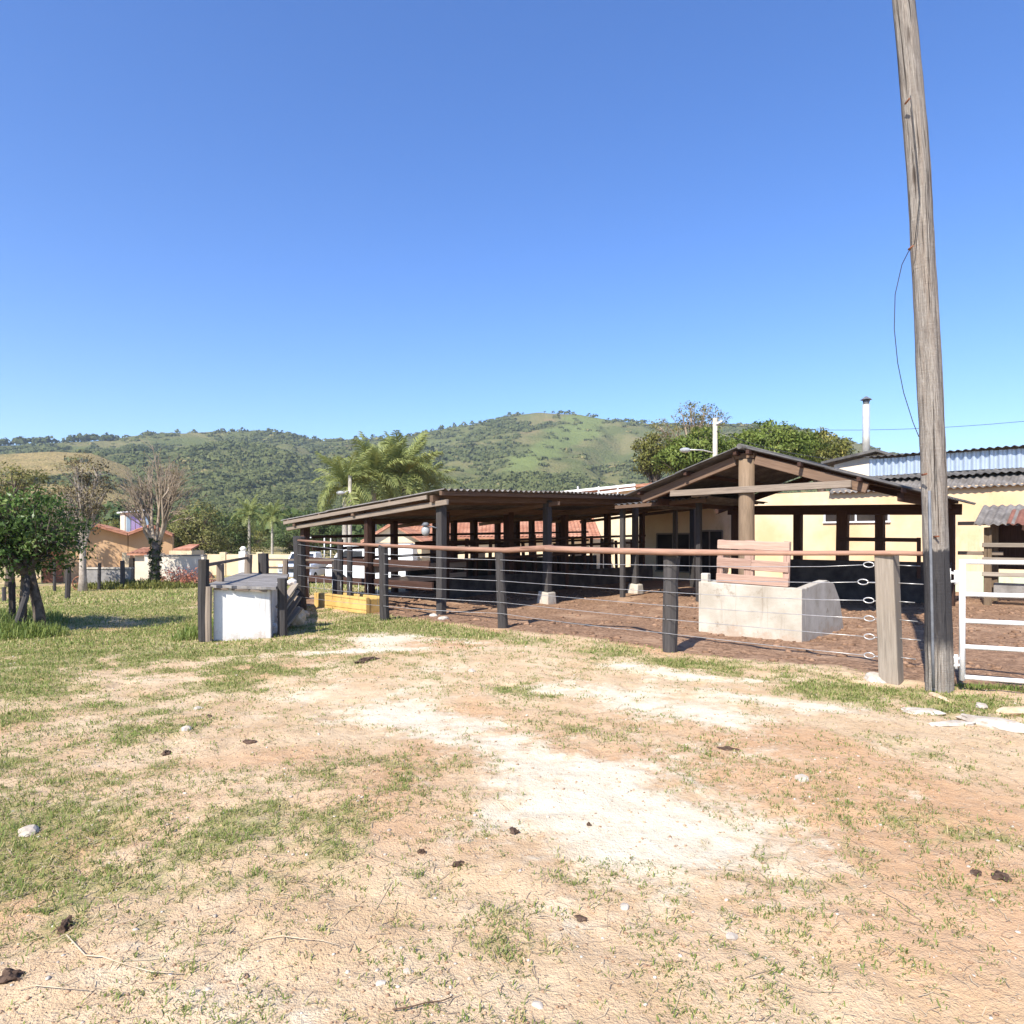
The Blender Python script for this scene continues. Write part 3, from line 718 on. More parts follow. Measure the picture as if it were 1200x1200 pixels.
# ================================================================== COW SHED (long mono-pitch roof)
A0 = Vector((-1.47, 14.2, 0))
shed = thing('cow_shed', 'long open cow shed with low corrugated roof on dark posts', 'shed', (A0.x, A0.y, 0))
CZ = 2.58; ez_u = 0.24/7.8; ez_v = -0.49/6.1
C = Vector((-1.37, 13.7, CZ))
exs = U+UP*ez_u; eys = V+UP*ez_v
def shed_roof_z(p):
    q = p-C; return CZ+ez_u*q.dot(U)+ez_v*q.dot(V)
sheet_roof(shed, C, exs, eys, 14.9, 6.2, M['fibro'], 14, 3, sag=0.010)
def sp(u, v, z=None):
    p = A0+U*u+V*v; p.z = gz(p.x, p.y)-0.1 if z is None else z; return p
def shed_post(u, v, wd, mat='dark_wood', foot=False, lean=0.02):
    b = sp(u, v); t = sp(u, v); t.z = shed_roof_z(t)-0.15
    t += U*rnd.uniform(-lean, lean)+V*rnd.uniform(-lean, lean)
    p = MB().beam(b, t, wd, wd, jit=0.008).build('post', M[mat], shed, 0.012)
    if foot:
        f = sp(u, v); f.z += 0.1
        q = MB()
        c = []
        for z, k in ((-0.12, 0.20), (0.28, 0.15)):
            for sx, sy in ((-1, -1), (1, -1), (1, 1), (-1, 1)):
                c.append(f+U*(sx*k+rnd.uniform(-.02, .02))+V*(sy*k+rnd.uniform(-.02, .02))+UP*(z+rnd.uniform(-.03, .03)))
        q.hexa(c).build('concrete_footing', M['cement'], shed, 0.03, 2)
    return p
shed_post(0, 0, 0.17, foot=False)
shed_post(3.5, 0, 0.17, foot=True); shed_post(7.6, 0, 0.15, foot=True); shed_post(11.2, 0, 0.16)
for u in (0.0, 2.6, 5.2, 7.8, 10.4, 12.6): shed_post(u, 2.5 if u == 0 else 2.75+rnd.uniform(-.1, .1), 0.14 if u == 0 else rnd.uniform(0.17, 0.22), 'brown_wood')
for u in (0.05, 2.1, 3.0, 4.6, 5.4, 6.3, 7.4, 8.4, 9.3, 10.8, 12.4): shed_post(u, 5.3+rnd.uniform(-.05, .05), rnd.uniform(0.16, 0.22), 'brown_wood')
# beams, purlins, verge rafters
def roofpt(u, v, dz): p = sp(u, v, 0); p.z = shed_roof_z(p)+dz; return p
for v, wd in ((0.0, 0.14), (2.75, 0.14), (5.3, 0.14)):
    MB().beam(roofpt(-0.28, v, -0.155), roofpt(12.9, v, -0.155), 0.10, wd).build('wall_plate', M['beam_wood'], shed, 0.006)
for v in (-0.3, 1.35, 4.1, 5.55):
    MB().beam(roofpt(-0.30, v, -0.075), roofpt(12.95, v, -0.075), 0.07, 0.09).build('purlin', M['beam_wood'], shed, 0.006)
for u in (-0.18, 3.5, 7.0, 10.5, 12.8):
    MB().beam(roofpt(u, -0.38, -0.26), roofpt(u, 5.75, -0.26), 0.07, 0.10, jit=0.006).build('rafter', M['grey_wood' if u < 0 else 'beam_wood'], shed, 0.006)
MB().beam(roofpt(-0.29, 0.12, -0.105), roofpt(-0.29, 5.75, -0.105), 0.035, 0.085).build('verge_board', M['grey_wood'], shed, 0.004)
# plank pen at the near end, low wall and rails at the back
for z, a, b in ((1.0, 0.5, 5.2), (0.54, 0.4, 5.2)):
    MB().beam(sp(0.12, a, z+0.02), sp(0.12, b, z), 0.05, 0.16, jit=0.01).build('plank', M['brown_wood'], shed, 0.006)
for z in (0.55, 0.85):
    MB().beam(sp(0.25, 2.6, z), sp(3.4, 2.75, z+0.03), 0.05, 0.16, jit=0.01).build('plank', M['grey_wood'], shed, 0.006)
MB().box(sp(8.4, 5.36, 0.22), (9.8, 0.16, 1.34), U).build('feed_wall', M['dirty_shade_wall'], shed, 0.02)
MB().box(sp(7.9, 2.72, 0.18), (10.6, 0.14, 0.72), U).build('feed_wall', M['dirty_shade_wall'], shed, 0.02)
for z, v in ((1.30, 5.2), (1.02, 5.2), (1.62, 5.22), (1.24, 2.66), (0.98, 2.66), (1.48, 2.64), (1.45, 3.9)):
    MB().beam(sp(0.2 if v > 5 else 2.6, v, z), sp(12.6, v, z+0.2), 0.06, 0.07, jit=0.008).build('rail', M['brown_wood'], shed, 0.006)
for k in range(19):
    u = 2.9+k*0.5+rnd.uniform(-.1, .1)
    MB().beam(sp(u, 2.80, 0.4), sp(u+rnd.uniform(-.1, .1), 2.80, 1.35+rnd.uniform(0, 0.35)), 0.09, 0.07).build('stanchion', M['brown_wood'], shed, 0.006)
# round yard lamp on the corner post
lp = sp(-0.12, 0.02, 1.78)
lamp = thing('yard_lamp', 'round glass yard lamp bracketed to the front corner post of the cow shed', 'lamp', lp)
MB().tube([lp+U*0.06, lp+V*0.10+UP*0.05-U*0.02, lp+V*0.22+UP*0.04-U*0.02], 0.014, 6).build('bracket', M['conduit'], lamp)
gl = blob_mesh('globe', 0.115, (0.8, 0.8, 1.0), 3, 0.0); o = obj('globe', gl, M['lamp_lens'], lamp); o.location = V*0.30-UP*0.04-U*0.03
gl.polygons.foreach_set('use_smooth', [True]*len(gl.polygons))
MB().tube([lp+V*0.30+UP*0.07-U*0.03, lp+V*0.30+UP*0.14-U*0.03], [0.10, 0.04], 12).build('cap', M['conduit'], lamp)

# yellow feed bunk by the fence
yb = A0+U*(-0.72); yt = thing('feed_bunk', 'low yellow painted concrete feed bunk behind the wire fence', 'trough', (yb.x, yb.y, 0))
a = yb+V*1.6; b = yb+V*3.5
def wallbox(mb, a, b, th, z0, z1): 
    d = (b-a).normalized(); n_ = Vector((-d.y, d.x, 0)); c = (a+b)/2
    mb.box(Vector((c.x, c.y, (z0+z1)/2)), ((b-a).length, th, z1-z0), d); return mb
wallbox(MB(), a-V*0.06, b+V*0.06, 0.1, gz(a.x, a.y)-0.05, 0.31).build('front_wall', M['yellow_wash'], yt, 0.012, 2)
wallbox(MB(), a+U*0.5, b+U*0.5, 0.1, -0.1, 0.30).build('back_wall', M['yellow_wash'], yt, 0.012, 2)
wallbox(MB(), a+U*0.05, a+U*0.45, 0.098, -0.1, 0.27).build('end_wall', M['yellow_wash'], yt, 0.012)
wallbox(MB(), b+U*0.05, b+U*0.45, 0.098, -0.1, 0.27).build('end_wall', M['yellow_wash'], yt, 0.012)

# ================================================================== WIRE FENCE
FP = [(351, 714, 629, 0.25, 'dark_wood'), (451, 726, 640, 0.17, 'dark_wood'), (590, 734, 647, 0.17, 'dark_wood'), (785, 761, 651, 0.20, 'dark_wood'), (1045, 797, 647, 0.265, 'post_wood')]
fb = [Vector((*gp(p[0], p[1]), 0)) for p in FP]
fence = thing('wire_fence', 'corral fence of six wires on dark posts under a reddish pole rail', 'fence', fb[2])
ftop = []
for i, (px, py, ty, wd, mat) in enumerate(FP):
    b = fb[i].copy(); d = b.y; t = b.copy(); t.z = CH-(ty-HZ)/F*d; ftop.append(t.copy())
    b.z = gz(b.x, b.y)-0.12
    if i == 4:
        t2 = t.copy(); t2.x -= 0.06
        MB().beam(b, t2, wd*0.95, wd*0.8, jit=0.012, up=V).build('post', M[mat], fence, 0.02, 2)
    else:
        rr = wd*0.55; ln = (t-b)
        lean = Vector((rnd.uniform(-.03, .03), rnd.uniform(-.03, .03), 0))
        if i == 2: lean = Vector((-0.07, 0, 0))
        pts = [b+ln*k+lean*k*(1)+Vector((rnd.uniform(-.008, .008), rnd.uniform(-.008, .008), 0)) for k in (0, 0.25, 0.5, 0.75, 0.97, 1)]
        rad = [rr*1.05, rr*1.0, rr*0.98, rr*0.93, rr*1.0, rr*0.95]
        if i == 3: rad = [rr*0.95, rr*0.95, rr*1.06, rr*0.92, rr*1.05, rr*1.12]
        MB().tube(pts, rad, 9, wob=0.07, sm=False).build('post', M[mat], fence)
# two wires' worth of secondary posts behind the near end
for px, ty, wd in ((366, 632, 0.13), (378, 640, 0.12)):
    q = fb[0]+(fb[1]-fb[0])*((px-351)/100)+U*0.75; t = q.copy(); t.z = CH-(ty-HZ)/F*q.y; q.z = -0.15
    MB().tube([q, (q+t)/2, t], wd*0.55, 8, wob=0.06, sm=False).build('post', M['dark_wood'], fence)
off = -U*0.13
WZ = [0.90, 0.765, 0.625, 0.485, 0.345, 0.20]
def fence_h(i, k):
    t = ftop[i].z*k + gz(fb[i].x, fb[i].y)*(1-k); return t
for k in WZ:
    pts = []
    for i in range(4):
        p0 = Vector((fb[i].x, fb[i].y, fence_h(i, k)))+off*0.75; p1 = Vector((fb[i+1].x, fb[i+1].y, fence_h(i+1, k)))+off*0.75
        sag = rnd.uniform(0.0, 0.022)
        for s in (0, 0.25, 0.5, 0.75): pts.append(p0.lerp(p1, s)-UP*(sag*4*s*(1-s)))
    e = p1+V*rnd.choice((0.205, 0.21, 0.22, 0.27)); pts[-1] = pts[-1] if (pts[-1]-p1).length > 0.5 else pts[-2]
    pts.append(e+V*0.05)
    MB().tube(pts, 0.0042, 5).build('wire', M['wire'], fence)
    # strainer eye at the end post
    ring = []
    for s in range(13):
        a_ = s/12*2*math.pi; w_ = 0.030*math.sin(a_); l_ = -0.055*math.cos(a_)
        ring.append(e+V*(l_)+UP*(w_+0.003)-U*0.004)
    MB().tube(ring, 0.0075, 6).tube([e-V*0.055, p1-V*0.03-off*0.5], 0.008, 6).build('strainer_eye', M['wire'], fence)
    q = p1-V*0.02-off*0.9
    MB().tube([q, q-V*rnd.uniform(0.20, 0.30)-UP*0.004], 0.0055, 5).build('bolt_end', M['wire'], fence)
for s in np.linspace(0.16, 0.96, 9):       # mesh stays before the yellow bunk
    p = fb[0].lerp(fb[1], s)+off*0.7; h = [ftop[0].lerp(ftop[1], s).z*k for k in (0.47, 0.2)]
    MB().tube([Vector((p.x, p.y, h[0])), Vector((p.x+.01, p.y, h[1]))], 0.0035, 5).build('stay_wire', M['wire'], fence)
# the pole rail: two slim trunks butted together
def rail_pts(l): return [at(px, py, d) for px, py, d in l]
d0, d1, d2, d3, d4 = [p.y-0.06 for p in fb]
MB().tube(rail_pts([(346, 633, d0), (400, 637, (d0+d1)/2), (451, 639.5, d1), (520, 642.5, (d1+d2)/2), (590, 645, d2), (648, 642, d2*0.72+d3*0.28)]), [0.025, 0.030, 0.034, 0.042, 0.050, 0.056], 9, wob=0.05).build('top_rail', M['rail_wood'], fence)
MB().tube(rail_pts([(640, 643, d2*0.74+d3*0.26-0.1), (700, 645, (d2+d3)/2-0.06), (785, 647, d3-0.1), (925, 648.5, 2/(1/d3+1/d4)-.1), (1045, 648, d4-0.12), (1086, 649, 7.32)]), [0.052, 0.050, 0.043, 0.032, 0.027, 0.026], 10, wob=0.12).build('top_rail', M['rail_wood'], fence)

# ================================================================== UTILITY POLE
PD = 7.25
pole_px = [(840, 1101), (805, 1101), (700, 1099), (600, 1095.5), (500, 1092), (400, 1087), (300, 1081.5), (200, 1077), (100, 1069), (0, 1059.5), (-120, 1050), (-260, 1044)]
pole_w = [29.5, 28.5, 26.5, 26, 25.5, 25, 24.5, 24.5, 24, 22.5, 21, 20]
pb = at(1101, 805, PD); pole = thing('utility_pole', 'tall bent weathered timber utility pole beside the white gate', 'pole', (pb.x, pb.y, 0))
def build_pole():
    ys = [a for a, b in pole_px][::-1]; cx = [b for a, b in pole_px][::-1]; ww = pole_w[::-1]
    n = 26; rows = np.arange(-250, 838, 7.0); v = []; f = []; uv = []
    rs = np.random.default_rng(5)
    ph = rs.random(n)
    for r_, py in enumerate(rows):
        c = at(float(np.interp(py, ys, cx)), py, PD); rad = float(np.interp(py, ys, ww))/2/F*PD
        for k in range(n):
            a_ = 2*math.pi*k/n
            g = 1+0.06*(float(vnoise(k*1.9, c.z*0.55, 71))-0.5)*2+0.07*(float(vnoise(k*0.5, c.z*1.1, 72))-0.5)*2+0.03*(float(vnoise(k*0.9, c.z*6, 73))-0.5)*2+0.045*math.cos(4*a_+0.6)
            v.append((c.x+math.cos(a_)*rad*g-pole.location.x, c.y+math.sin(a_)*rad*g-pole.location.y, c.z))
    nr = len(rows)
    for r_ in range(nr-1):
        for k in range(n):
            f.append((r_*n+k, (r_+1)*n+k, (r_+1)*n+(k+1) % n, r_*n+(k+1) % n))
    f.append(tuple(range(n)))
    me = bpy.data.meshes.new('shaft'); me.from_pydata(v, [], f)
    ul = me.uv_layers.new(name='UVMap')
    for p in me.polygons:
        p.use_smooth = True
        for li in p.loop_indices:
            vi = me.loops[li].vertex_index; k = vi % n
            kk = n if (k == 0 and any((me.loops[q].vertex_index % n) == n-1 for q in p.loop_indices)) else k
            ul.data[li].uv = (kk/n*0.9, v[vi][2])
    bm = bmesh.new(); bm.from_mesh(me); bmesh.ops.recalc_face_normals(bm, faces=bm.faces); bm.to_mesh(me); bm.free()
    m = NT('pole_timber', 0.9, 0.15)
    g = m.noise(m.coord('UV', (60, 3.2, 1)), 1.2, 6, 0.72, 0.9); b2 = m.noise(m.coord('UV', (6, 0.8, 1)), 1.5, 4)
    hw = m.noise(m.coord('UV', (4, 45, 1)), 1.0, 3, 0.6, 0.8)
    c = m.mix(m.ramp(g, 0.28, 0.72), (0.13, 0.108, 0.09), (0.37, 0.335, 0.29))
    c = m.mix(m.math('MULTIPLY', m.ramp(b2, 0.45, 0.7), 0.5), c, (0.24, 0.185, 0.14))
    crack = m.ramp(m.noise(m.coord('UV', (30, 0.5, 1)), 1.3, 4, 0.6), 0.58, 0.66)
    c = m.mix(m.math('MULTIPLY', crack, 0.85), c, (0.05, 0.036, 0.028))
    c = m.mix(m.math('MULTIPLY', m.ramp(hw, 0.55, 0.7), 0.25), c, (0.2, 0.16, 0.13))
    kn = m.ramp(m.voronoi(m.coord('UV', (5.0, 1.15, 1)), 1.0), 0.17, 0.05)
    c = m.mix(m.math('MULTIPLY', kn, 0.8), c, (0.06, 0.042, 0.032))
    # a band of old dark tar paint at cattle height
    tc = m.n('ShaderNodeTexCoord'); sx = m.n('ShaderNodeSeparateXYZ'); m.l(tc.outputs['Object'], sx.inputs[0])
    zz = m.math('ADD', sx.outputs['Z'], m.math('MULTIPLY', m.math('SUBTRACT', m.noise(m.coord('Object', (6, 6, 2)), 3, 4), 0.5), 0.22))
    band = m.math('MULTIPLY', m.ramp(zz, 0.34, 0.55), m.math('SUBTRACT', 1.0, m.ramp(zz, 1.455, 1.49)))
    c = m.mix(m.math('MULTIPLY', band, m.math('SUBTRACT', 0.96, m.math('MULTIPLY', m.ramp(b2, 0.55, 0.75), 0.35))), c, (0.04, 0.038, 0.04))
    m.color(c); m.bump(m.math('SUBTRACT', m.math('ADD', g, m.math('MULTIPLY', hw, 0.5)), m.math('ADD', m.math('MULTIPLY', crack, 2.0), m.math('MULTIPLY', kn, 0.8))), 1.0, 0.014)
    obj('shaft', me, m.m, pole)
build_pole()
cp = [at(float(np.interp(y, [0, 575, 800], [1090, 1089, 1094])), y, PD-0.150) for y in (575, 640, 700, 760, 806)]
MB().tube(cp, 0.014, 8).build('conduit', M['conduit'], pole)
for px, py in ((1064, 118), (1068, 290), (1084, 556), (1098, 629)):
    q = at(px, py, PD-0.145); MB().tube([q+Vector((0, 0.05, 0)), q+Vector((0, -0.03, 0.004))], [0.011, 0.009], 7).build('spike', M['rust'], pole)
wp = [(1067, 112, PD-.15), (1074, 180, PD-.16), (1078, 230, PD-.15), (1072, 285, PD-.16), (1064, 296, PD-.05), (1057, 310, PD), (1049, 345, PD), (1048, 385, PD), (1052, 425, PD), (1059, 460, PD), (1070, 495, PD), (1077, 512, PD-.12)]
MB().tube([at(*q) for q in wp], 0.0045, 5).build('hanging_wire', M['dark_wire'], pole)

# ================================================================== WHITE GATE
g0 = Vector((4.735, 7.18, 0)); gd = Vector((0.90, -0.42, 0)).normalized(); GL = 2.6
gate = thing('steel_gate', 'white painted steel pipe gate hung from the timber pole', 'gate', g0)
def gpt(s, z): return Vector((g0.x+gd.x*s, g0.y+gd.y*s, z))
MB().tube([gpt(0, 0.10), gpt(0, 1.37)], 0.029, 10).build('stile', M['white_paint'], gate)
MB().tube([gpt(GL, 0.10), gpt(GL, 1.37)], 0.029, 10).build('stile', M['white_paint'], gate)
for z in (1.345, 1.005, 0.725, 0.455, 0.135): MB().tube([gpt(0.02, z), gpt(GL-0.02, z)], 0.0245, 10).build('rail', M['white_paint'], gate)
MB().tube([gpt(1.3, 0.16), gpt(1.3, 1.33)], 0.02, 8).build('brace', M['white_paint'], gate)
for z in (1.18, 0.29):
    h0 = gpt(-0.115, z)
    MB().box(h0+Vector((-0.012, -0.02, 0)), (0.02, 0.05, 0.19), gd).tube([h0+UP*0.05, gpt(-0.01, z+0.03)], 0.014, 7).tube([h0-UP*0.05, gpt(-0.01, z-0.03)], 0.014, 7).tube([gpt(-0.055, z-0.075), gpt(-0.055, z+0.075)], 0.019, 8).build('hinge', M['white_paint'], gate)

# ================================================================== GABLED YARD ROOF
GC = Vector((5.05, 14.7, 0))
gs = thing('gabled_shelter', 'open gabled shelter with corrugated roof on a thick round log column', 'shelter', GC)
def gq(u, v, z): return GC+U*u+V*v+UP*z
APX, ZL, ZR = 3.53, 2.66, 2.46; VL, VR = 2.75, -3.3
sl = Vector(V*VL+UP*(ZL-APX)); sr = Vector(V*VR+UP*(ZR-APX))
sheet_roof(gs, gq(-0.36, 0.0, APX), U, sl, 5.6, sl.length, M['fibro_dark'], 5, 2)
sheet_roof(gs, gq(5.28, 0.0, APX), -U, sr, 5.6, sr.length, M['fibro_dark'], 5, 2)
MB().tube([gq(-0.38, 0, APX+0.0), gq(5.3, 0, APX+0.0)], 0.06, 10).build('ridge_cap', M['fibro_dark'], gs)
def rz(v): return APX+(ZL-APX)*v/VL if v > 0 else APX+(ZR-APX)*v/VR
MB().tube([gq(0, 0, -0.2), gq(0, 0, 1.0), gq(0, 0, 2.2), gq(0, 0, 3.28)], [0.175, 0.172, 0.165, 0.165], 14, wob=0.02).build('column', M['column_wood'], gs)
MB().beam(gq(-0.19, 1.72, 2.61), gq(-0.19, -2.15, 2.63), 0.06, 0.14, jit=0.008).build('tie_beam', M['grey_wood'], gs, 0.008)
for v1 in (2.55, -2.4):
    MB().beam(gq(-0.06, 0.22*(1 if v1 > 0 else -1), rz(0.2)-0.21), gq(-0.06, v1, rz(v1)-0.21), 0.08, 0.2, jit=0.006).build('rafter', M['beam_wood'], gs, 0.008)
    MB().beam(gq(4.9, 0.05, rz(0.05)-0.22), gq(4.9, v1*1.18, rz(v1*1.18)-0.2), 0.08, 0.18).build('rafter', M['brown_wood'], gs, 0.008)
for v in (0.14, -0.14, 1.3, 2.5, -1.2, -2.3, -3.05):
    MB().beam(gq(-0.30, v, rz(v)-0.075), gq(5.2, v, rz(v)-0.075), 0.07, 0.09).build('purlin', M['brown_wood'], gs, 0.006)
MB().beam(gq(0.0, -2.95, 2.36), gq(5.2, -2.95, 2.36), 0.12, 0.16).build('wall_plate', M['brown_wood'], gs, 0.008)
MB().beam(gq(0.6, 2.45, 2.48), gq(5.2, 2.45, 2.48), 0.12, 0.16).build('wall_plate', M['brown_wood'], gs, 0.008)
MB().beam(gq(4.88, 2.6, 2.40), gq(4.88, -3.2, 2.27), 0.10, 0.26).build('tie_beam', M['brown_wood'], gs, 0.008)
MB().box(gq(0.0, 0.05, 3.36), (0.14, 0.5, 0.12), U).build('bolster', M['beam_wood'], gs, 0.01)
for v, wd in ((0.62, 0.2), (-0.50, 0.26), (-1.42, 0.2), (2.4, 0.2), (-2.95, 0.18)):
    t = 2.3
    MB().beam(gq(4.95, v, -0.2), gq(4.95, v+(-0.05 if v == -0.5 else 0.0), t), wd, wd, jit=0.012).build('post', M['brown_wood'], gs, 0.012)
for z, h_ in ((1.56, 0.10), (1.23, 0.07)):
    MB().beam(gq(4.80, -0.5, z), gq(4.80, -2.35, z-0.02), 0.05, h_).build('rail', M['brown_wood'], gs, 0.006)
MB().beam(gq(4.80, -2.32, 0.6), gq(4.80, -2.32, 1.60), 0.08, 0.08).build('stub_post', M['brown_wood'], gs, 0.006)
wallbox(MB(), gq(4.86, 0.9, 0), gq(4.86, -3.0, 0), 0.14, -0.2, 1.0).build('pen_wall', M['dirty_shade_wall'], gs, 0.01)
# flat canopy between the shelter and the cow shed
cn = thing('flat_canopy', 'flat corrugated canopy filling the gap between gabled shelter and cow shed', 'canopy', gq(1.0, 2.75, 0))
sheet_roof(cn, gq(1.0, 4.02, 2.47), V*-1+UP*0.042, U, 2.65, 3.4, M['fibro_dark'], 3, 2)
MB().beam(gq(1.02, 4.0, 2.40), gq(1.02, 1.42, 2.50), 0.06, 0.09).build('edge_beam', M['beam_wood'], cn, 0.006)
for u in (1.3, 4.2):
    MB().beam(gq(u, 3.95, -0.2), gq(u, 3.95, 2.40), 0.12, 0.12).build('post', M['dark_wood'], cn, 0.008)
    MB().beam(gq(u, 1.75, -0.2), gq(u, 1.75, 2.47), 0.12, 0.12).build('post', M['dark_wood'], cn, 0.008)
MB().beam(gq(1.0, 1.78, 2.60), gq(1.0, 1.32, 2.62), 0.10, 0.045).build('loose_board', M['post_wood'], cn, 0.004)

# ================================================================== CONCRETE TROUGH AND PALLET
TR = Vector((4.53, 10.67, 0)); TL = TR+V*1.74
tr = thing('concrete_trough', 'pale concrete feed trough with sloping end wall standing in the corral', 'trough', TR)
tz = gz(TR.x, TR.y)-0.08
MB().prism([TR+UP*tz, TL+UP*tz, TL+UP*0.84, TR+UP*0.80], U*0.16).build('front_wall', M['cement'], tr, 0.014, 2)
prof = [(0.165, tz), (2.22, tz), (1.95, 0.50), (1.62, 0.80), (1.25, 0.875), (0.8, 0.85), (0.165, 0.795)]
for p0 in (TR+V*0.003, TL-V*0.153):
    MB().prism([p0+U*a+UP*z for a, z in prof], V*0.15).build('end_wall', M['cement'], tr, 0.014, 2)
MB().prism([TR+U*1.55+V*0.156+UP*0.66, TL+U*1.55-V*0.156+UP*0.66, TL+U*2.0-V*0.156+UP*tz, TR+U*2.0+V*0.156+UP*tz], U*0.1).build('back_wall', M['cement'], tr, 0.01)
MB().prism([TR+U*0.18+V*0.156+UP*0.32, TL+U*0.18-V*0.156+UP*0.32, TL+U*1.6-V*0.156+UP*0.42, TR+U*1.6+V*0.156+UP*0.42], UP*0.1).build('trough_floor', M['cement'], tr)
MB().box(TL-V*0.09+U*0.09+UP*0.90, (0.13, 0.13, 0.17), U).build('corner_stub', M['cement'], tr, 0.015)
pa = TL-V*0.30+U*0.05; pz = 0.845
pal = thing('wooden_pallet', 'weathered reddish slatted pallet propped up on the concrete trough', 'pallet', pa+UP*pz)
def pp(s, z, o=0.0): return pa - V*s + U*(o+z*0.10) + UP*(pz+z-s*0.022)
PW = 1.21
for s, w_ in ((0.045, 0.10), (0.545, 0.16), (PW-0.05, 0.10)):
    MB().beam(pp(s, 0.0, 0.05), pp(s, 0.72, 0.05), 0.06, w_, up=V, jit=0.004).build('upright', M['pallet_wood'], pal, 0.006)
for z, h_, s0, s1 in ((0.645, 0.145, 0.0, PW), (0.335, 0.17, 0.0, 0.60), (0.315, 0.17, 0.605, PW), (0.075, 0.145, 0.0, PW)):
    MB().beam(pp(s0, z), pp(s1, z-0.01), 0.03, h_, jit=0.004).build('slat', M['pallet_wood'], pal, 0.005)
# ================================================================== BARN ON THE RIGHT
W0 = Vector((12.1, 21.0, 0))
barn = thing('barn', 'peach walled barn with corrugated roofs and pale blue metal fascia', 'building', W0)
def bq(u, v, z): return W0+U*u+V*v+UP*z
wallbox(MB(), bq(0.1, 9.4, 0), bq(0.1, -8, 0), 0.2, -0.3, 3.12).build('wall', M['peach_wall'], barn)
M['dado'] = plain('dado', (0.42, 0.55, 0.40), (0.56, 0.60, 0.42), 1.2, 0.9, 0.1, 0.15, stain=((0.62, 0.46, 0.26), 0.8))
wallbox(MB(), bq(-0.006, 0.2, 0), bq(-0.006, -8, 0), 0.008, -0.2, 0.62).build('painted_dado', M['dado'], barn)
def bwin(v0, v1, z0, z1, bars=1, fm='grey_wood', deep=True):
    wn = wallbox(MB(), bq(-0.01, v0, 0), bq(-0.01, v1, 0), 0.016, z0, z1).build('window', M['opening'], barn)
    fr = MB(); fr.beam(bq(-0.03, v0, z1), bq(-0.03, v1, z1), 0.05, 0.06); fr.beam(bq(-0.035, v0+.05, z0), bq(-0.035, v1-.05, z0), 0.07, 0.05)
    for k in range(bars+1):
        v = v0+(v1-v0)*k/bars; fr.beam(bq(-0.028, v, z0), bq(-0.028, v, z1), 0.045, 0.045)
    fr.build('frame', M[fm], wn)
bwin(2.35, 0.45, 2.10, 2.46, 2, 'white_paint')
bwin(8.6, 7.2, 0.3, 1.75, 2); bwin(6.9, 5.9, 0.0, 1.85, 2)
# lower roof on the wall
sheet_roof(barn, bq(-0.17, 2.2, 3.06), -V, U+UP*0.36, 10.4, 1.5, M['fibro'], 10, 1)
sheet_roof(barn, bq(1.12, 1.30, 3.66), -V, UP, 9.6, 0.56, M['zinc'], 9, 1, pitch=0.22, amp=0.026, name='fascia_sheet', trap=True, sag=0.003)
wallbox(MB(), bq(1.3, 1.25, 0), bq(1.3, -8, 0), 0.2, 2.9, 4.2).build('upper_wall', M['slab'], barn)
sheet_roof(barn, bq(0.90, 1.42, 4.27), -V, U+UP*0.06, 9.7, 3.6, M['fibro_dark'], 9, 1, amp=0.024, pitch=0.2)
sheet_roof(barn, bq(0.66, 1.30, 3.50), -V, U+UP*0.30, 9.6, 0.5, M['fibro_dark'], 9, 1, amp=0.024, pitch=0.2, name='eave_sheet')
# end gable with a dark roof and the stove pipe
e0 = at(962, 541, 24.6); e1 = at(1026, 526, 24.2); e2 = at(1062, 536, 23.6)
MB().prism([e0, e1, e1-UP*0.09, e0-UP*0.09], U*4).build('gable_roof', M['fibro_dark'], barn)
MB().prism([e1+UP*0.003, e2, e2-UP*0.09, e1-UP*0.087], U*4).build('gable_roof', M['fibro_dark'], barn)
q0, q1, q2 = e0+U*0.5, e1+U*0.5, e2+U*0.5
MB().prism([q0-UP*0.1+V*-0.3, q1-UP*0.12, q2-UP*0.1, Vector((q2.x, q2.y, 2.9)), Vector((q0.x, q0.y, 2.9))-V*0.3], U*0.15).build('gable_wall', M['white_wall'], barn)
c0 = at(1015, 535, 25.0); ch = thing('stove_pipe', 'slim pale metal stove pipe with dark conical cap on the barn roof', 'chimney', c0)
MB().tube([c0-UP*0.3, at(1015, 474, 25.0)], 0.125, 14).build('flue', M['steel'], ch)
MB().tube([at(1015, 474, 25.0), at(1015, 469, 25.0)], 0.10, 12).build('collar', M['conduit'], ch)
MB().tube([at(1015, 468.5, 25.0), at(1015, 464.5, 25.0)], [0.20, 0.03], 14, sm=False).build('cap', M['conduit'], ch)
for s in (-1, 1): MB().tube([at(1015+s*2.6, 474, 25.0), at(1015+s*4.5, 468, 25.0)], 0.012, 5).build('strut', M['conduit'], ch)

# small lean-to at the right edge
H0 = Vector((11.50, 16.5, 0))
hut = thing('lean_to', 'small timber lean-to with rusty red and grey corrugated roof at the right edge', 'shelter', H0)
def hq(u, v, z): return H0+U*u+V*v+UP*z
sheet_roof(hut, hq(-0.35, 0.25, 1.90), -V, U+UP*0.32, 0.75, 1.7, M['fibro'], 1, 1)
sheet_roof(hut, hq(-0.36, -0.40, 1.915), -V, U+UP*0.32, 2.3, 1.2, M['fibro_red'], 2, 1)
for u, v, z in ((0, 0, 1.85), (0, -2.4, 1.85), (1.15, 0, 2.2), (1.15, -2.4, 2.2)):
    MB().beam(hq(u, v, -0.2), hq(u, v, z), 0.16, 0.16, jit=0.012).build('post', M['column_wood'], hut, 0.01)
for z in (1.42, 1.08, 0.72): MB().beam(hq(-0.10, 0.1, z), hq(-0.10, -2.5, z), 0.05, 0.10, jit=0.006).build('rail', M['post_wood'], hut, 0.006)
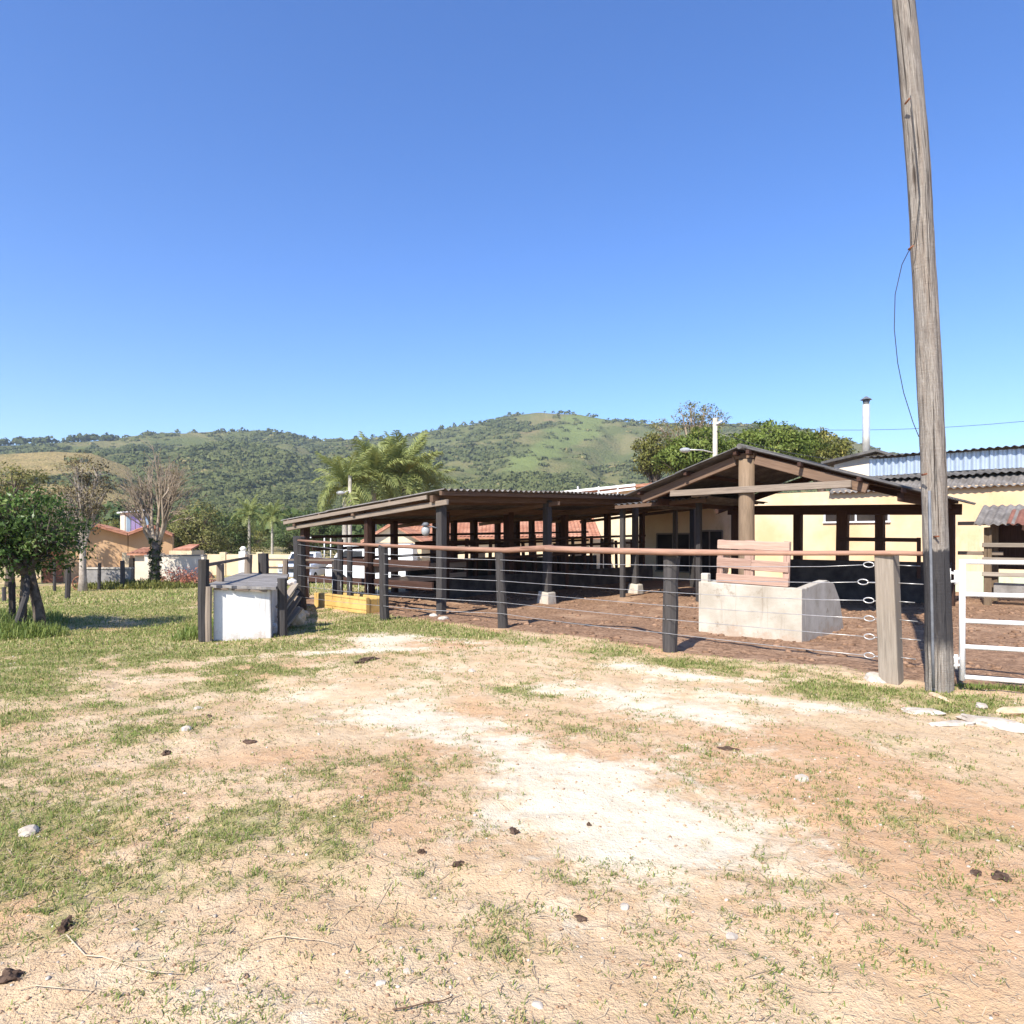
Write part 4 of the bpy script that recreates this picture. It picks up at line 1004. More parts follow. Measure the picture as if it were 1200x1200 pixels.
for z in (1.95, 1.22): MB().beam(hq(0.06, 0.62, z+0.0), hq(0.06, -0.3, z), 0.09, 0.09).build('stub_beam', M['grey_wood'], hut, 0.006)
wallbox(MB(), hq(1.3, 0.1, 0), hq(1.3, -2.6, 0), 0.04, 0.8, 2.1).build('back_boards', M['brown_wood'], hut)
wallbox(MB(), hq(0.25, -0.1, 0), hq(0.25, -2.3, 0), 0.3, 0.25, 0.5).build('manger', M['slab'], hut, 0.01)

# ================================================================== LOADING RAMP
rd = Vector((-0.28, 0.96, 0)).normalized(); rx = Vector((rd.y, -rd.x, 0))
L0 = Vector((-4.69, 10.72, 0))
ramp = thing('loading_ramp', 'stained whitewashed cattle loading ramp with a rough grey top slab', 'ramp', L0)
def rq(s, d, z): return L0+rx*s+rd*d+UP*z
MB().hexa([rq(0, 0, -0.15), rq(0.86, 0.05, -0.15), rq(0.86, 5.2, -0.5), rq(0, 5.2, -0.5), rq(0, 0, 0.82), rq(0.84, 0.05, 0.76), rq(0.86, 5.2, 0.70), rq(0, 5.2, 0.74)]).build('plinth', M['whitewash'], ramp, 0.02, 2)
fr_ = [rq(-0.09+1.02*k/14, -0.05+rnd.uniform(-0.06, 0.06), 0.82-0.06*k/14+rnd.uniform(-0.008, 0.008)) for k in range(15)]
bk_ = [rq(0.95+rnd.uniform(-.03, .03), 1.3, 0.745), rq(0.99, 2.6, 0.735), rq(0.97, 5.3, 0.71), rq(-0.08, 5.3, 0.755), rq(-0.10, 2.0, 0.80)]
MB().prism(fr_+bk_, UP*0.045).build('top_slab', M['slab'], ramp)
for s0, s1 in ((0.02, 0.22), (0.27, 0.52), (0.55, 0.8)):
    MB().beam(rq(s0, -0.03, 0.80-0.07*s0), rq(s1, -0.03, 0.80-0.07*s1), 0.03, 0.03, jit=0.004).build('drip_batten', M['grey_wood'], ramp)
for s, d, z0, z1, wd, mt in ((-0.13, -0.05, -0.15, 1.26, 0.15, 'dark_wood'), (-0.05, -0.10, -0.1, 0.84, 0.09, 'grey_wood'), (1.02, 0.25, -0.15, 0.93, 0.15, 'dark_wood'), (-0.02, 1.0, 0.7, 1.15, 0.12, 'grey_wood'), (0.12, 4.7, 0.5, 1.22, 0.16, 'grey_wood'), (0.42, 4.9, 0.5, 1.24, 0.22, 'dark_wood'), (0.9, 4.9, 0.5, 1.1, 0.12, 'grey_wood'), (2.0, 5.0, -0.5, 1.12, 0.13, 'dark_wood')):
    MB().tube([rq(s, d, z0), rq(s+rnd.uniform(-.01, .01), d, (z0+z1)/2), rq(s, d, z1)], wd*0.55, 8, wob=0.08, sm=False).build('post', M[mt], ramp)
for z in (1.17,): MB().beam(rq(-0.10, 0.02, z), rq(0.1, 4.7, z-0.02), 0.045, 0.05).build('rail', M['grey_wood'], ramp)
for z in (1.10, 0.92): MB().beam(rq(0.42, 4.86, z), rq(2.0, 4.96, z-0.03), 0.04, 0.045).build('rail', M['grey_wood'], ramp)
# scrap timber leaning between the ramp and the fence, and a lump of rubble
sb = gp(335, 738); lab = ['pale broken board leaning highest in the scrap timber by the ramp', 'lower pale batten leaning in the scrap timber beside the ramp', 'grey weathered plank leaning in the scrap timber beside the ramp', 'dark short plank lying lowest in the scrap timber by the ramp']
for i, (x0, y0, x1, y1, w_, mt) in enumerate(((327, 712, 347, 684, 0.13, 'post_wood'), (326, 724, 349, 692, 0.07, 'post_wood'), (328, 734, 350, 699, 0.12, 'grey_wood'), (331, 738, 351, 712, 0.12, 'grey_wood'))):
    a = at(x0, y0, 11.75+0.06*i); b = at(x1, y1, 12.2+0.06*i)
    a.z = max(a.z, 0.0)
    o = MB().beam(a, b, w_, 0.035, jit=0.01).build('scrap_plank', M[mt], None, 0.004, origin=a)
    tag(o, lab[i], 'plank', 'scrap timber beside the ramp')
q = Vector((*gp(345, 734), 0)); me = blob_mesh('rubble_block', 0.16, (1.0, 0.8, 1.25), 3, 0.3, 1.7, 4, 0.55); o = obj('rubble_block', me, M['rubble']); o.location = (q.x, q.y+0.1, 0.13)
tag(o, 'rough tan lump of rubble at the foot of the fence corner post', 'rubble')
for px, py, zz, r, lb, sd in ((318, 741, 0.05, 0.12, 'white plaster chunk at the right foot of the loading ramp', 41), (331, 690, 0.78, 0.09, 'white plaster chunk on top of the scrap timber', 42), (342, 681, 0.80, 0.08, 'pale broken block behind the scrap timber', 43), (357, 722, 0.04, 0.09, 'small tan rubble piece right of the big lump', 44), (336, 733, 0.05, 0.10, 'grey rubble piece between scrap timber and big lump', 45)):
    d_ = 12.2 if zz > 0.3 else gp(px, py)[1]
    q = at(px, py, d_); me = blob_mesh('rubble_piece', r, (1.1, 0.9, 0.85), 2, 0.4, 1.8, sd); o = obj('rubble_piece', me, M['rubble' if 'tan' in lb else 'cement' if 'grey' in lb else 'whitewash']); o.location = (q.x, q.y, max(zz, gz(q.x, q.y)+r*0.4)); tag(o, lb, 'rubble', 'rubble beside the loading ramp')

# ================================================================== ROCKS, DUNG, STICKS
def rock(px, py, r, sc, lab, seed, mat='stone', name='rock', cat='rock', grp=None, sub=3, amp=0.3, flat=0.5):
    x, y = gp(px, py); me = blob_mesh(name, r, sc, sub, amp, 1.5, seed, flat); o = obj(name, me, M[mat]); o.location = (x, y, gz(x, y)+r*sc[2]*0.12); o.rotation_euler = (0, 0, seed*1.3)
    if sub > 2: me.polygons.foreach_set('use_smooth', [True]*len(me.polygons)); me.set_sharp_from_angle(angle=math.radians(35))
    return tag(o, lab, cat, grp)
rock(1028, 795, 0.17, (1.0, 0.7, 0.5), 'rounded white rock at the foot of the pale square fence post', 1)
rock(1080, 832, 0.13, (1.3, 0.75, 0.28), 'flat pale stone set in the turf before the timber pole', 2.1)
rock(1118, 848, 0.14, (1.6, 0.45, 0.16), 'long thin sunken stone lying below the flat pale stone', 2.5)
rock(1150, 826, 0.08, (1.3, 0.6, 0.35), 'small white stone just below the gate, atop the ledge', 3.2)
rock(1168, 848, 0.22, (1.35, 0.6, 0.25), 'broad grey flat stone ledge in front of the gate', 4)
rock(1194, 832, 0.2, (1.3, 0.5, 0.22), 'brown flat stone slab close under the gate at the right edge', 5, 'rubble')
rock(1100, 815, 0.08, (2.2, 0.6, 0.25), 'low tan stone against the base of the timber pole', 6, 'rubble')
k = 0
for px, py, r, lab in ((34, 972, 0.055, 'flat white stone at the left edge of the yard'), (520, 724, 0.10, 'white stone chunk at the foot of the shed corner post'), (508, 722, 0.08, 'small white chunk left of the shed corner post foot'), (940, 912, 0.05, 'pale stone in the soil on the right of the yard'),
        (232, 826, 0.045, 'small pale stone on the upper left of the bare soil'), (218, 853, 0.05, 'pale flat stone left of the middle bare patch'), (446, 1162, 0.016, 'little white pebble at the bottom edge'), (553, 787, 0.05, 'whitish stone on the pale earth near the top of the track'), (857, 1094, 0.025, 'white pebble low on the right gravel'), (630, 1182, 0.018, 'white pebble at the bottom centre'), (732, 1063, 0.022, 'pale pebble below the white gravel patch'), (478, 1146, 0.016, 'tiny white pebble near the bottom, left of centre')):
    k += 1; rock(px, py, r, (1.25, 0.9, 0.55), lab, 10+k*1.37, sub=2, name='stone', cat='stone')
def dung(px, py, r, sc, lab, seed):
    return rock(px, py, r*0.74, sc, lab, seed, 'dung', 'dung_clod', 'dung', None, 3, 0.75, 0.4)
dung(78, 1092, 0.045, (0.9, 0.8, 1.1), 'black lumpy dung clod in the lower left grass', 21)
dung(12, 1152, 0.045, (1.1, 0.9, 0.7), 'dark dung clod at the lower left edge', 22)
dung(195, 880, 0.05, (1.0, 0.8, 0.6), 'brown dung clod on the upper left of the yard', 23)
dung(292, 868, 0.05, (1.2, 0.8, 0.5), 'small dark dung clod left of centre', 24)
dung(430, 777, 0.14, (1.9, 0.7, 0.22), 'flat dark dung pat on the pale strip near the fence', 25)
dung(494, 1006, 0.03, (1.0, 0.8, 0.7), 'dark dung clod left of the one below the gravel', 26)
dung(537, 1018, 0.032, (1.2, 0.8, 0.6), 'dark dung clod below the white gravel, centre', 27)
dung(602, 978, 0.035, (1.3, 0.8, 0.45), 'reddish brown clod at the edge of the white gravel', 28)
dung(680, 1076, 0.028, (1.1, 0.9, 0.6), 'small dark clod in the grass tufts low in the centre', 29)
dung(1174, 1026, 0.05, (1.3, 0.9, 0.5), 'dark dung clod at the lower right edge', 30)
dung(855, 876, 0.06, (1.5, 0.7, 0.35), 'brown flat clod right of the gravel track', 31)
dung(1143, 1020, 0.035, (1.1, 0.8, 0.5), 'smaller dark clod just left of the right edge clod', 32)
dung(245, 836, 0.05, (1.6, 0.6, 0.3), 'thin dark clod lying in the grass at upper left', 33)
dung(690, 968, 0.02, (0.8, 0.7, 0.9), 'tiny dark clod standing on the white gravel', 34)
def stick(pts, r, lab, mat='straw_stick'):
    P = [Vector((*gp(*p), 0)) for p in pts]
    for q in P: q.z = gz(q.x, q.y)+0.012
    o = MB().tube(P, [r*(1-0.5*i/len(P)) for i in range(len(P))], 6, wob=0.1).build('stick', M[mat], None, origin=P[0]); tag(o, lab, 'stick')
M['straw_stick'] = plain('straw_stick', (0.42, 0.31, 0.2), (0.56, 0.45, 0.31), 12, 0.9, 0.1, 0.2)
stick([(78, 1104), (100, 1128), (120, 1133), (140, 1141), (175, 1152), (216, 1156)], 0.003, 'long thin pale stick running from the black clod, lower left')
stick([(20, 1169), (40, 1167), (62, 1169), (104, 1172)], 0.0024, 'thin straw coloured stick near the lower left corner')
stick([(308, 1112), (330, 1111), (352, 1114), (376, 1114), (398, 1117)], 0.0022, 'short thin straw stick left of bottom centre')
stick([(460, 1197), (478, 1193), (500, 1186), (517, 1184), (530, 1178)], 0.0028, 'brown twig lying at the bottom edge', 'beam_wood')

# ================================================================== FAR LEFT: HOUSES AND WALLS
def gable_block(parent, x0, x1, xp, y0, y1, zg, ze0, ze1, zp, wall, roof, ov=0.35, th=0.12, front_gable=True):
    """walls with a gable facing the camera and two tile roof planes"""
    MB().prism([(x0, y0, zg), (x1, y0, zg), (x1, y0, ze1), (xp, y0, zp), (x0, y0, ze0)], (0, y1-y0, 0)).build('wall', M[wall], parent)
    for a, za, s in ((x0, ze0, -1), (x1, ze1, 1)):
        sl = (zp-za)/(xp-a); xe = a+s*ov; zee = za+s*ov*sl
        rf = MB().prism([(xe, y0-0.4, zee+0.02), (xp, y0-0.4, zp+0.02), (xp, y0-0.4, zp+th+0.02), (xe, y0-0.4, zee+th+0.02)], (0, y1-y0+0.8, 0)).build('roof', M[roof], parent)
        n = max(3, int(abs(xp-xe)/0.0+0)) if False else 0
    return
def tile_rows(parent, p0, ex, ey, W_, L_, mat='tile'):
    """courses of half-round clay tiles laid up a slope, joined as one roof skin"""
    ex = Vector(ex).normalized(); ey = Vector(ey).normalized(); ez = ex.cross(ey)
    if ez.z < 0: ez = -ez
    pitch = 0.24; rows = max(2, int(L_/0.4)); n = int(W_/pitch)*6; v = []; f = []
    for j in range(rows):
        for t in (0, 1):
            for i in range(n+1):
                x = W_*i/n; z = 0.045*abs(math.sin(math.pi*x/pitch)) + 0.02*(1-t)
                v.append(Vector(p0)+ex*x+ey*((j+t*1.02)*L_/rows)+ez*(z+0.005))
    for j in range(rows):
        b = j*2*(n+1)
        for i in range(n): f.append((b+i, b+i+1, b+n+1+i+1, b+n+1+i))
    o_ = parent_origin(parent)
    me = bpy.data.meshes.new('roof_tiles'); me.from_pydata([tuple(q-o_) for q in v], [], f); me.update()
    o = obj('roof_tiles', me, M[mat], parent); o['kind'] = 'stuff'; return o
def X_at(px, d): return (px-600)/F*d
def Z_at(py, d): return CH-(py-HZ)/F*d
dA = 41.0
hA0 = Vector((X_at(150, dA), dA, 0)); hx = Vector((0.87, -0.49, 0)).normalized() * -1; hx = Vector((0.90, 0.43, 0)).normalized(); hy = Vector((-hx.y, hx.x, 0))
hA = thing('farm_house', 'peach farm house with two red tiled gables side by side on the left', 'house', (hA0.x, hA0.y, -1))
def hp(px, py):
    """the point of the front wall line of that house at a bearing, with the height seen there"""
    k = (px-600)/F; s_ = (k*hA0.y-hA0.x)/(hx.x-k*hx.y); p = hA0+hx*s_; return Vector((p.x, p.y, CH-(py-HZ)/F*p.y))
for L_, P_, R_ in (((48, 634), (105, 616), (149.6, 628)), ((150.4, 628), (177, 618), (202, 629))):
    l_, p_, r_ = hp(*L_), hp(*P_), hp(*R_)
    MB().prism([Vector((l_.x, l_.y, -1.3)), Vector((r_.x, r_.y, -1.3)), r_, p_, l_], hy*8).build('wall', M['orange_wall'], hA)
    for a in (l_, r_):
        ln = p_-a; s0 = a-hy*0.5+UP*0.02
        MB().prism([s0, s0+ln, s0+ln+UP*0.13, s0+UP*0.13], hy*8.9).build('roof', M['tile'], hA)
        tile_rows(hA, s0+UP*0.13, hy, ln, 8.9, ln.length)
q = hp(148, 650)-hy*0.15; MB().box((q.x, q.y, -0.3), (0.42, 0.3, 2.0), hx).build('pillar', M['cream_wall'], hA, 0.01)
q = hp(62, 650); MB().box((q.x, q.y, -0.1), (1.0, 0.06, 1.9), hx).build('door', M['rust'], hA)
# white roof lantern with coloured louvres on the left house
dT = 44.0; tk = thing('roof_lantern', 'white box lantern with blue and lilac slats on the left house roof', 'roof lantern', (X_at(150, dT), dT, 1.6))
tc_ = Vector((X_at(150, dT), dT, 0)); tax = Vector((0.72, 0.69, 0)).normalized(); tay = Vector((-tax.y, tax.x, 0))
MB().box(tc_+tax*0.55+tay*0.5+UP*2.45, (1.5, 1.0, 1.5), tax).build('box_wall', M['white_wall'], tk)
for k in range(5):
    MB().box(tc_+tax*(0.02+k*0.27)-tay*0.025+UP*2.4, (0.22, 0.05, 1.1), tax).build('slat', M['stripe_blue' if k in (0, 4) else 'stripe_lilac'], tk)
MB().prism([tc_-tax*0.35-tay*0.18+UP*3.18, tc_+tax*1.45-tay*0.18+UP*3.42, tc_+tax*1.45+tay*1.2+UP*3.42, tc_-tax*0.35+tay*1.2+UP*3.18], UP*0.09).build('lid', M['white_paint'], tk)
# low outbuilding and walls in front of it
dO = 38.0
ob = thing('outbuilding', 'low whitewashed outbuilding with small red tiled roof behind the bare tree', 'outbuilding', (X_at(190, dO), dO, -1))
MB().box(((X_at(158, dO)+X_at(172, dO))/2, dO+1.0, -0.25), (X_at(172, dO)-X_at(158, dO), 2.0, 1.9)).build('wall', M['white_wall'], ob)
MB().box((X_at(154, dO)-0.05, dO+0.3, -0.3), (0.25, 0.5, 1.5)).build('doorway', M['opening'], ob)
p0 = Vector((X_at(152, dO), dO-0.3, 0.62)); MB().prism([p0, p0+Vector((1.1, 0, 0)), p0+Vector((1.1, 1.6, 0.28)), p0+Vector((0, 1.6, 0.28))], UP*0.1).build('roof', M['tile'], ob)
tile_rows(ob, p0+UP*0.1, (1, 0, 0), (0, 1.6, 0.28), 1.1, 1.63)
p0 = Vector((X_at(190, dO), dO+1.2, 0.86)); MB().prism([p0, p0+Vector((1.05, 0, 0)), p0+Vector((0.8, 1.6, 0.25)), p0+Vector((0.2, 1.6, 0.25))], UP*0.1).build('roof', M['tile'], ob)
MB().box((X_at(199, dO), dO+2.0, 0.1), (1.3, 1.6, 1.5)).build('wall', M['cream_wall'], ob)
wl = thing('yard_wall', 'stained cream yard wall behind the bare tree, on the left', 'wall', (X_at(205, dO), dO-0.2, -1))
MB().box(((X_at(173, dO)+X_at(243, dO))/2, dO-0.2, -0.27), (X_at(243, dO)-X_at(173, dO), 0.25, 1.7)).build('wall_face', M['white_wall'], wl)
MB().box(((X_at(173, dO)+X_at(243, dO))/2, dO-0.2, 0.62), (X_at(243, dO)-X_at(173, dO), 0.33, 0.07)).build('coping', M['slab'], wl)
dL = 47.0; w2 = thing('boundary_wall', 'long low cream boundary wall beyond the loading ramp', 'wall', (X_at(300, dL), dL, -1))
MB().box(((X_at(244, dL)+X_at(352, dL))/2, dL, -0.3), (X_at(352, dL)-X_at(244, dL), 0.25, 1.5)).build('wall_face', M['cream_wall'], w2)
for px in (262, 305, 345): MB().box((X_at(px, dL), dL-0.02, -0.25), (0.4, 0.36, 1.7)).build('pier', M['cream_wall'], w2)
o = thing('gate_pillar', 'white pillar with rounded top on the cream boundary wall', 'pillar', (X_at(287, dL), dL-0.3, -1))
MB().box((X_at(287, dL), dL-0.3, -0.2), (0.45, 0.45, 1.7)).build('shaft', M['whitewash'], o)
MB().tube([(X_at(287, dL), dL-0.3, 0.66), (X_at(287, dL), dL-0.3, 0.85), (X_at(287, dL), dL-0.3, 1.0)], [0.16, 0.24, 0.10], 10).build('finial', M['whitewash'], o)
# stone dwarf wall before the house
dw = thing('dwarf_wall', 'low grey stone wall in front of the peach farm house', 'wall', (X_at(128, 36), 36, -1))
MB().box((X_at(129, 36), 36, -0.55), (X_at(155, 36)-X_at(103, 36), 0.25, 1.0)).build('wall_face', M['slab'], dw)
MB().box((X_at(129, 36), 36, -0.01), (X_at(155, 36)-X_at(103, 36)+0.1, 0.35, 0.08)).build('coping', M['cement'], dw)

# ================================================================== HOUSES BEHIND THE COW SHED
dR = 43.0
hR = thing('long_house', 'long low cream house with red tiled roof behind the cow shed', 'house', (X_at(590, dR), dR, -1))
xa, xb = X_at(470, dR), X_at(695, dR)
MB().box(((xa+xb)/2, dR+3, 0.25), (xb-xa, 6, 2.7)).build('wall', M['cream_wall'], hR)
for s in (0, 1):
    y0 = dR-0.6 if s == 0 else dR+6.6; yr = dR+3
    MB().prism([(xa-.4, y0, 1.52), (xb+.4, y0, 1.52), (xb+.4, yr, 2.78), (xa-.4, yr, 2.78)], UP*0.1).build('roof', M['tile'], hR)
tile_rows(hR, Vector((xa-.4, dR-0.6, 1.62)), (1, 0, 0), (0, 3.6, 1.26), xb-xa+.8, 3.8)
for px in (500, 528, 560, 600, 648, 676):
    wn = MB().box((X_at(px, dR), dR-0.01, 0.35), (0.9, 0.06, 0.95)).build('window', M['opening'], hR)
    MB().box((X_at(px, dR), dR-0.06, -0.16), (1.05, 0.12, 0.07)).build('sill', M['white_wall'], wn)
dG = 38.5
hG = thing('gable_annex', 'small cream annex with red tiled gable left of the long house', 'house', (X_at(458, dG), dG, -1))
x0, xp, x1 = X_at(428, dG), X_at(460, dG), X_at(494, dG)
MB().prism([(x0, dG, -1.2), (x1, dG, -1.2), (x1, dG, 1.35), (xp, dG, 2.28), (x0, dG, 1.35)], (0, 4, 0)).build('wall', M['cream_wall'], hG)
for a in (x0, x1):
    ln = Vector((xp-a, 0, 0.93)); s0 = Vector((a, dG-0.35, 1.35))-ln*0.12
    MB().prism([s0+UP*0.01, s0+ln*1.12+UP*0.01, s0+ln*1.12+UP*0.13, s0+UP*0.13], (0, 4.6, 0)).build('roof', M['tile'], hG)
    tile_rows(hG, s0+UP*0.13, (0, 1, 0), ln, 4.6, ln.length*1.12)
MB().box((X_at(452, dG), dG-0.02, -0.1), (1.9, 0.05, 1.5)).build('garage_opening', M['opening'], hG)
p0 = Vector((X_at(430, dG), dG-1.6, 1.02)); MB().prism([p0, p0+Vector((2.6, 0, 0)), p0+Vector((2.6, 1.6, 0.22)), p0+Vector((0, 1.6, 0.22))], UP*0.08).build('porch_roof', M['fibro'], hG)
dC = 46.0
hC = thing('upper_house', 'tall yellow house with red tiles and white bargeboard above the cow shed roof', 'house', (X_at(715, dC), dC, -1))
xa, xb = X_at(648, dC), X_at(800, dC)
MB().prism([(xa, dC, -1.2), (xb, dC, -1.2), (xb, dC, 5.3), (xa, dC, 4.35)], (0, 6, 0)).build('wall', M['cream_wall'], hC)
MB().prism([(xa-.5, dC-.7, 4.33), (xb, dC-.7, 5.30), (xb, dC-.7, 5.42), (xa-.5, dC-.7, 4.45)], (0, 7.4, 0)).build('roof', M['tile'], hC)
tile_rows(hC, Vector((xa-.5, dC-.7, 4.45)), (0, 1, 0), Vector((xb-xa+.5, 0, 0.97)), 7.4, Vector((xb-xa+.5, 0, 0.97)).length)
MB().beam((xa-.5, dC-.75, 4.50), (X_at(742, dC), dC-.75, 5.10), 0.06, 0.16).build('bargeboard', M['white_paint'], hC)
MB().beam((X_at(664, dC), dC-.80, 4.30), (X_at(742, dC), dC-.80, 4.85), 0.06, 0.14).build('bargeboard', M['white_paint'], hC)
for px in (676, 700, 722): MB().beam((X_at(px, dC), dC-.77, Z_at(581, dC)), (X_at(px, dC), dC-.77, Z_at(571, dC)), 0.06, 0.12).build('bracket', M['white_paint'], hC)
for px in (688, 712, 738): MB().box((X_at(px, dC), dC-0.02, 1.0), (0.8, 0.06, 1.0)).build('window', M['opening'], hC)

# ================================================================== VEHICLES
def wheel(parent, c, r, wd, ax):
    c = Vector(c); ax = Vector(ax).normalized()
    w_ = MB().tube([c-ax*wd/2, c-ax*wd*0.3, c+ax*wd*0.3, c+ax*wd/2], [r*0.9, r, r, r*0.9], 18).build('wheel', M['rubber'], parent)
    MB().tube([c-ax*(wd/2+0.01), c+ax*(wd/2+0.01)], r*0.55, 14).build('rim', M['steel'], w_)
dV = 36.0; zv = -1.0
van = thing('white_van', 'white van parked beyond the near end of the cow shed', 'van', (X_at(410, dV), dV, zv))
vx = X_at(381, dV)
side = [(0, 0.35), (0, 1.05), (0.25, 1.25), (0.85, 2.15), (1.1, 2.26), (4.5, 2.26), (4.62, 2.1), (4.66, 0.35)]
MB().prism([(vx+a, dV, zv+z) for a, z in side], (0, 1.8, 0)).build('body', M['car_white'], van, 0.06, 3)
for a0, a1 in ((0.62, 1.2), (1.34, 1.95)):
    MB().prism([(vx+a0, dV-0.012, zv+1.3), (vx+a1, dV-0.012, zv+1.3), (vx+a1, dV-0.012, zv+1.92), (vx+a0+(0.4 if a0 < 1 else 0), dV-0.012, zv+1.92)], (0, 0.05, 0)).build('window', M['glass_dark'], van)
for a in (0.85, 3.75): wheel(van, (vx+a, dV+0.08, zv+0.34), 0.34, 0.22, (0, 1, 0))
dP = 37.0; tx = X_at(345, dP)
pk = thing('pickup_truck', 'pale pickup truck with roof rack seen beside the fence corner post', 'truck', (tx, dP, zv))
MB().prism([(tx-0.9, dP, zv+0.45), (tx+0.9, dP, zv+0.45), (tx+0.9, dP, zv+1.15), (tx-0.9, dP, zv+1.15)], (0, 4.6, 0)).build('body', M['car_blue'], pk, 0.08, 3)
MB().hexa([(tx-.85, dP+1.0, zv+1.1), (tx+.85, dP+1.0, zv+1.1), (tx+.85, dP+2.8, zv+1.1), (tx-.85, dP+2.8, zv+1.1), (tx-.68, dP+1.6, zv+1.78), (tx+.68, dP+1.6, zv+1.78), (tx+.68, dP+2.7, zv+1.78), (tx-.68, dP+2.7, zv+1.78)]).build('cab', M['car_white'], pk, 0.06, 3)
MB().hexa([(tx-.70, dP+0.99, zv+1.16), (tx+.70, dP+0.99, zv+1.16), (tx+.70, dP+1.2, zv+1.16), (tx-.70, dP+1.2, zv+1.16), (tx-.60, dP+1.46, zv+1.70), (tx+.60, dP+1.46, zv+1.70), (tx+.60, dP+1.62, zv+1.70), (tx-.60, dP+1.62, zv+1.70)]).build('windscreen', M['glass_dark'], pk)
MB().box((tx, dP-0.02, zv+0.85), (1.3, 0.06, 0.22)).build('grille', M['glass_dark'], pk)
for s in (-1, 1):
    MB().box((tx+s*0.72, dP-0.03, zv+0.9), (0.26, 0.06, 0.2)).build('headlight', M['lamp_lens'], pk)
    for y in (0.8, 3.6): wheel(pk, (tx+s*0.82, dP+y, zv+0.36), 0.36, 0.22, (1, 0, 0))
rk = MB()
for s in (-1, 1):
    for y in (3.0, 4.4): rk.tube([(tx+s*.8, dP+y, zv+1.1), (tx+s*.8, dP+y, zv+2.6)], 0.035, 6)
    rk.tube([(tx+s*.8, dP+3.0, zv+2.6), (tx+s*.8, dP+4.4, zv+2.6)], 0.035, 6)
for y in (3.0, 4.4): rk.tube([(tx-.8, dP+y, zv+2.6), (tx+.8, dP+y, zv+2.6)], 0.035, 6)
rk.build('rack', M['white_paint'], pk)

# ================================================================== LAMP POLES AND WIRES
def lamp_pole(px, ty, d, base, lab, r0, r1, arm=None):
    b = Vector((X_at(px, d), d, base)); o = thing('lamp_pole', lab, 'lamp pole', b)
    t = Vector((b.x, d, Z_at(ty, d)))
    MB().tube([b, b.lerp(t, 0.5), t], [r0, (r0+r1)/2, r1], 10).build('shaft', M['palm_bark' if px < 500 else 'cement'], o)
    if arm:
        a0 = at(px, arm[2]+2, d); a1 = at(arm[0]+5, arm[1], d-0.4)
        MB().tube([a0, (a0+a1)/2+UP*0.06, a1], 0.03, 6).build('arm', M['steel'], o)
        hd = at(arm[0], arm[1]+0.5, d-0.45)
        me = blob_mesh('lamp_head', 0.16, (1.6, 0.9, 0.75), 2, 0.0); q = obj('lamp_head', me, M['lamp_lens'], o); q.location = hd-b
    return t
lamp_pole(410, 557, 40, -1.0, 'pale slim utility pole beside the palms behind the cow shed', 0.13, 0.10, (399, 577, 574))
tp = lamp_pole(838, 490, 31, 0.0, 'white concrete lamp pole rising behind the gabled shelter', 0.125, 0.105, (803, 527, 529))
MB().beam(at(838, 497, 30.9)-Vector((0.0, 0, 0)), at(846, 493, 30.9), 0.07, 0.07).build('cross_arm', M['whitewash'], bpy.data.objects['lamp_pole.001'])
def cable(p, q, sag, lab, r=0.012):
    pts = [p.lerp(q, s)-UP*(sag*4*s*(1-s)) for s in np.linspace(0, 1, 14)]
    o = MB().tube(pts, r, 5).build('overhead_cable', M['dark_wire'], None, origin=p); tag(o, lab, 'cable')
cable(tp-UP*0.3, at(1330, 478, 26), 0.5, 'overhead cable crossing the sky to the right of the lamp pole', 0.010)
cable(tp-UP*0.55, at(1000, 540, 25.0), 0.25, 'overhead cable dropping from the lamp pole to the barn roof', 0.014)
# ================================================================== TREES
def leaves(centres, spread, per, size, tint0=None, seed=1, up=0.35, aspect=0.45):
    """leaf-sized faces scattered round each twig end: (N,3) centres"""
    g = np.random.default_rng(seed); centres = np.asarray(centres); n = len(centres)
    c = np.repeat(centres, per, 0); sp_ = np.repeat(np.broadcast_to(np.asarray(spread, float), (n,)), per)[:, None]
    d = g.normal(size=c.shape); d /= np.linalg.norm(d, axis=1, keepdims=True)
    p = c + d*sp_*g.random((len(c), 1))**0.5*np.array([1, 1, 0.75])
    ax = d*0.7+g.normal(0, 0.6, d.shape); ax[:, 2] -= 0.25; ax /= np.linalg.norm(ax, axis=1, keepdims=True)
    ref = g.normal(0, 0.55, d.shape); ref[:, 2] += up*2
    sd = np.cross(ax, ref); sd /= np.linalg.norm(sd, axis=1, keepdims=True)+1e-9
    nr = np.cross(sd, ax)
    L = size*g.uniform(0.6, 1.3, (len(c), 1))
    a = p-ax*L*0.5; b = p+sd*L*aspect*0.5+nr*L*0.08; t = p+ax*L*0.5-nr*L*0.06; e = p-sd*L*aspect*0.5+nr*L*0.08
    v = np.stack([a, b, t, e], 1).reshape(-1, 3); f = np.arange(len(v)).reshape(-1, 4)
    base = np.repeat(g.random(n)*0.6 if tint0 is None else tint0, per)
    tint = np.clip(base+g.random(len(c))*0.42, 0, 1)
    return v, f, np.repeat(tint, 4)
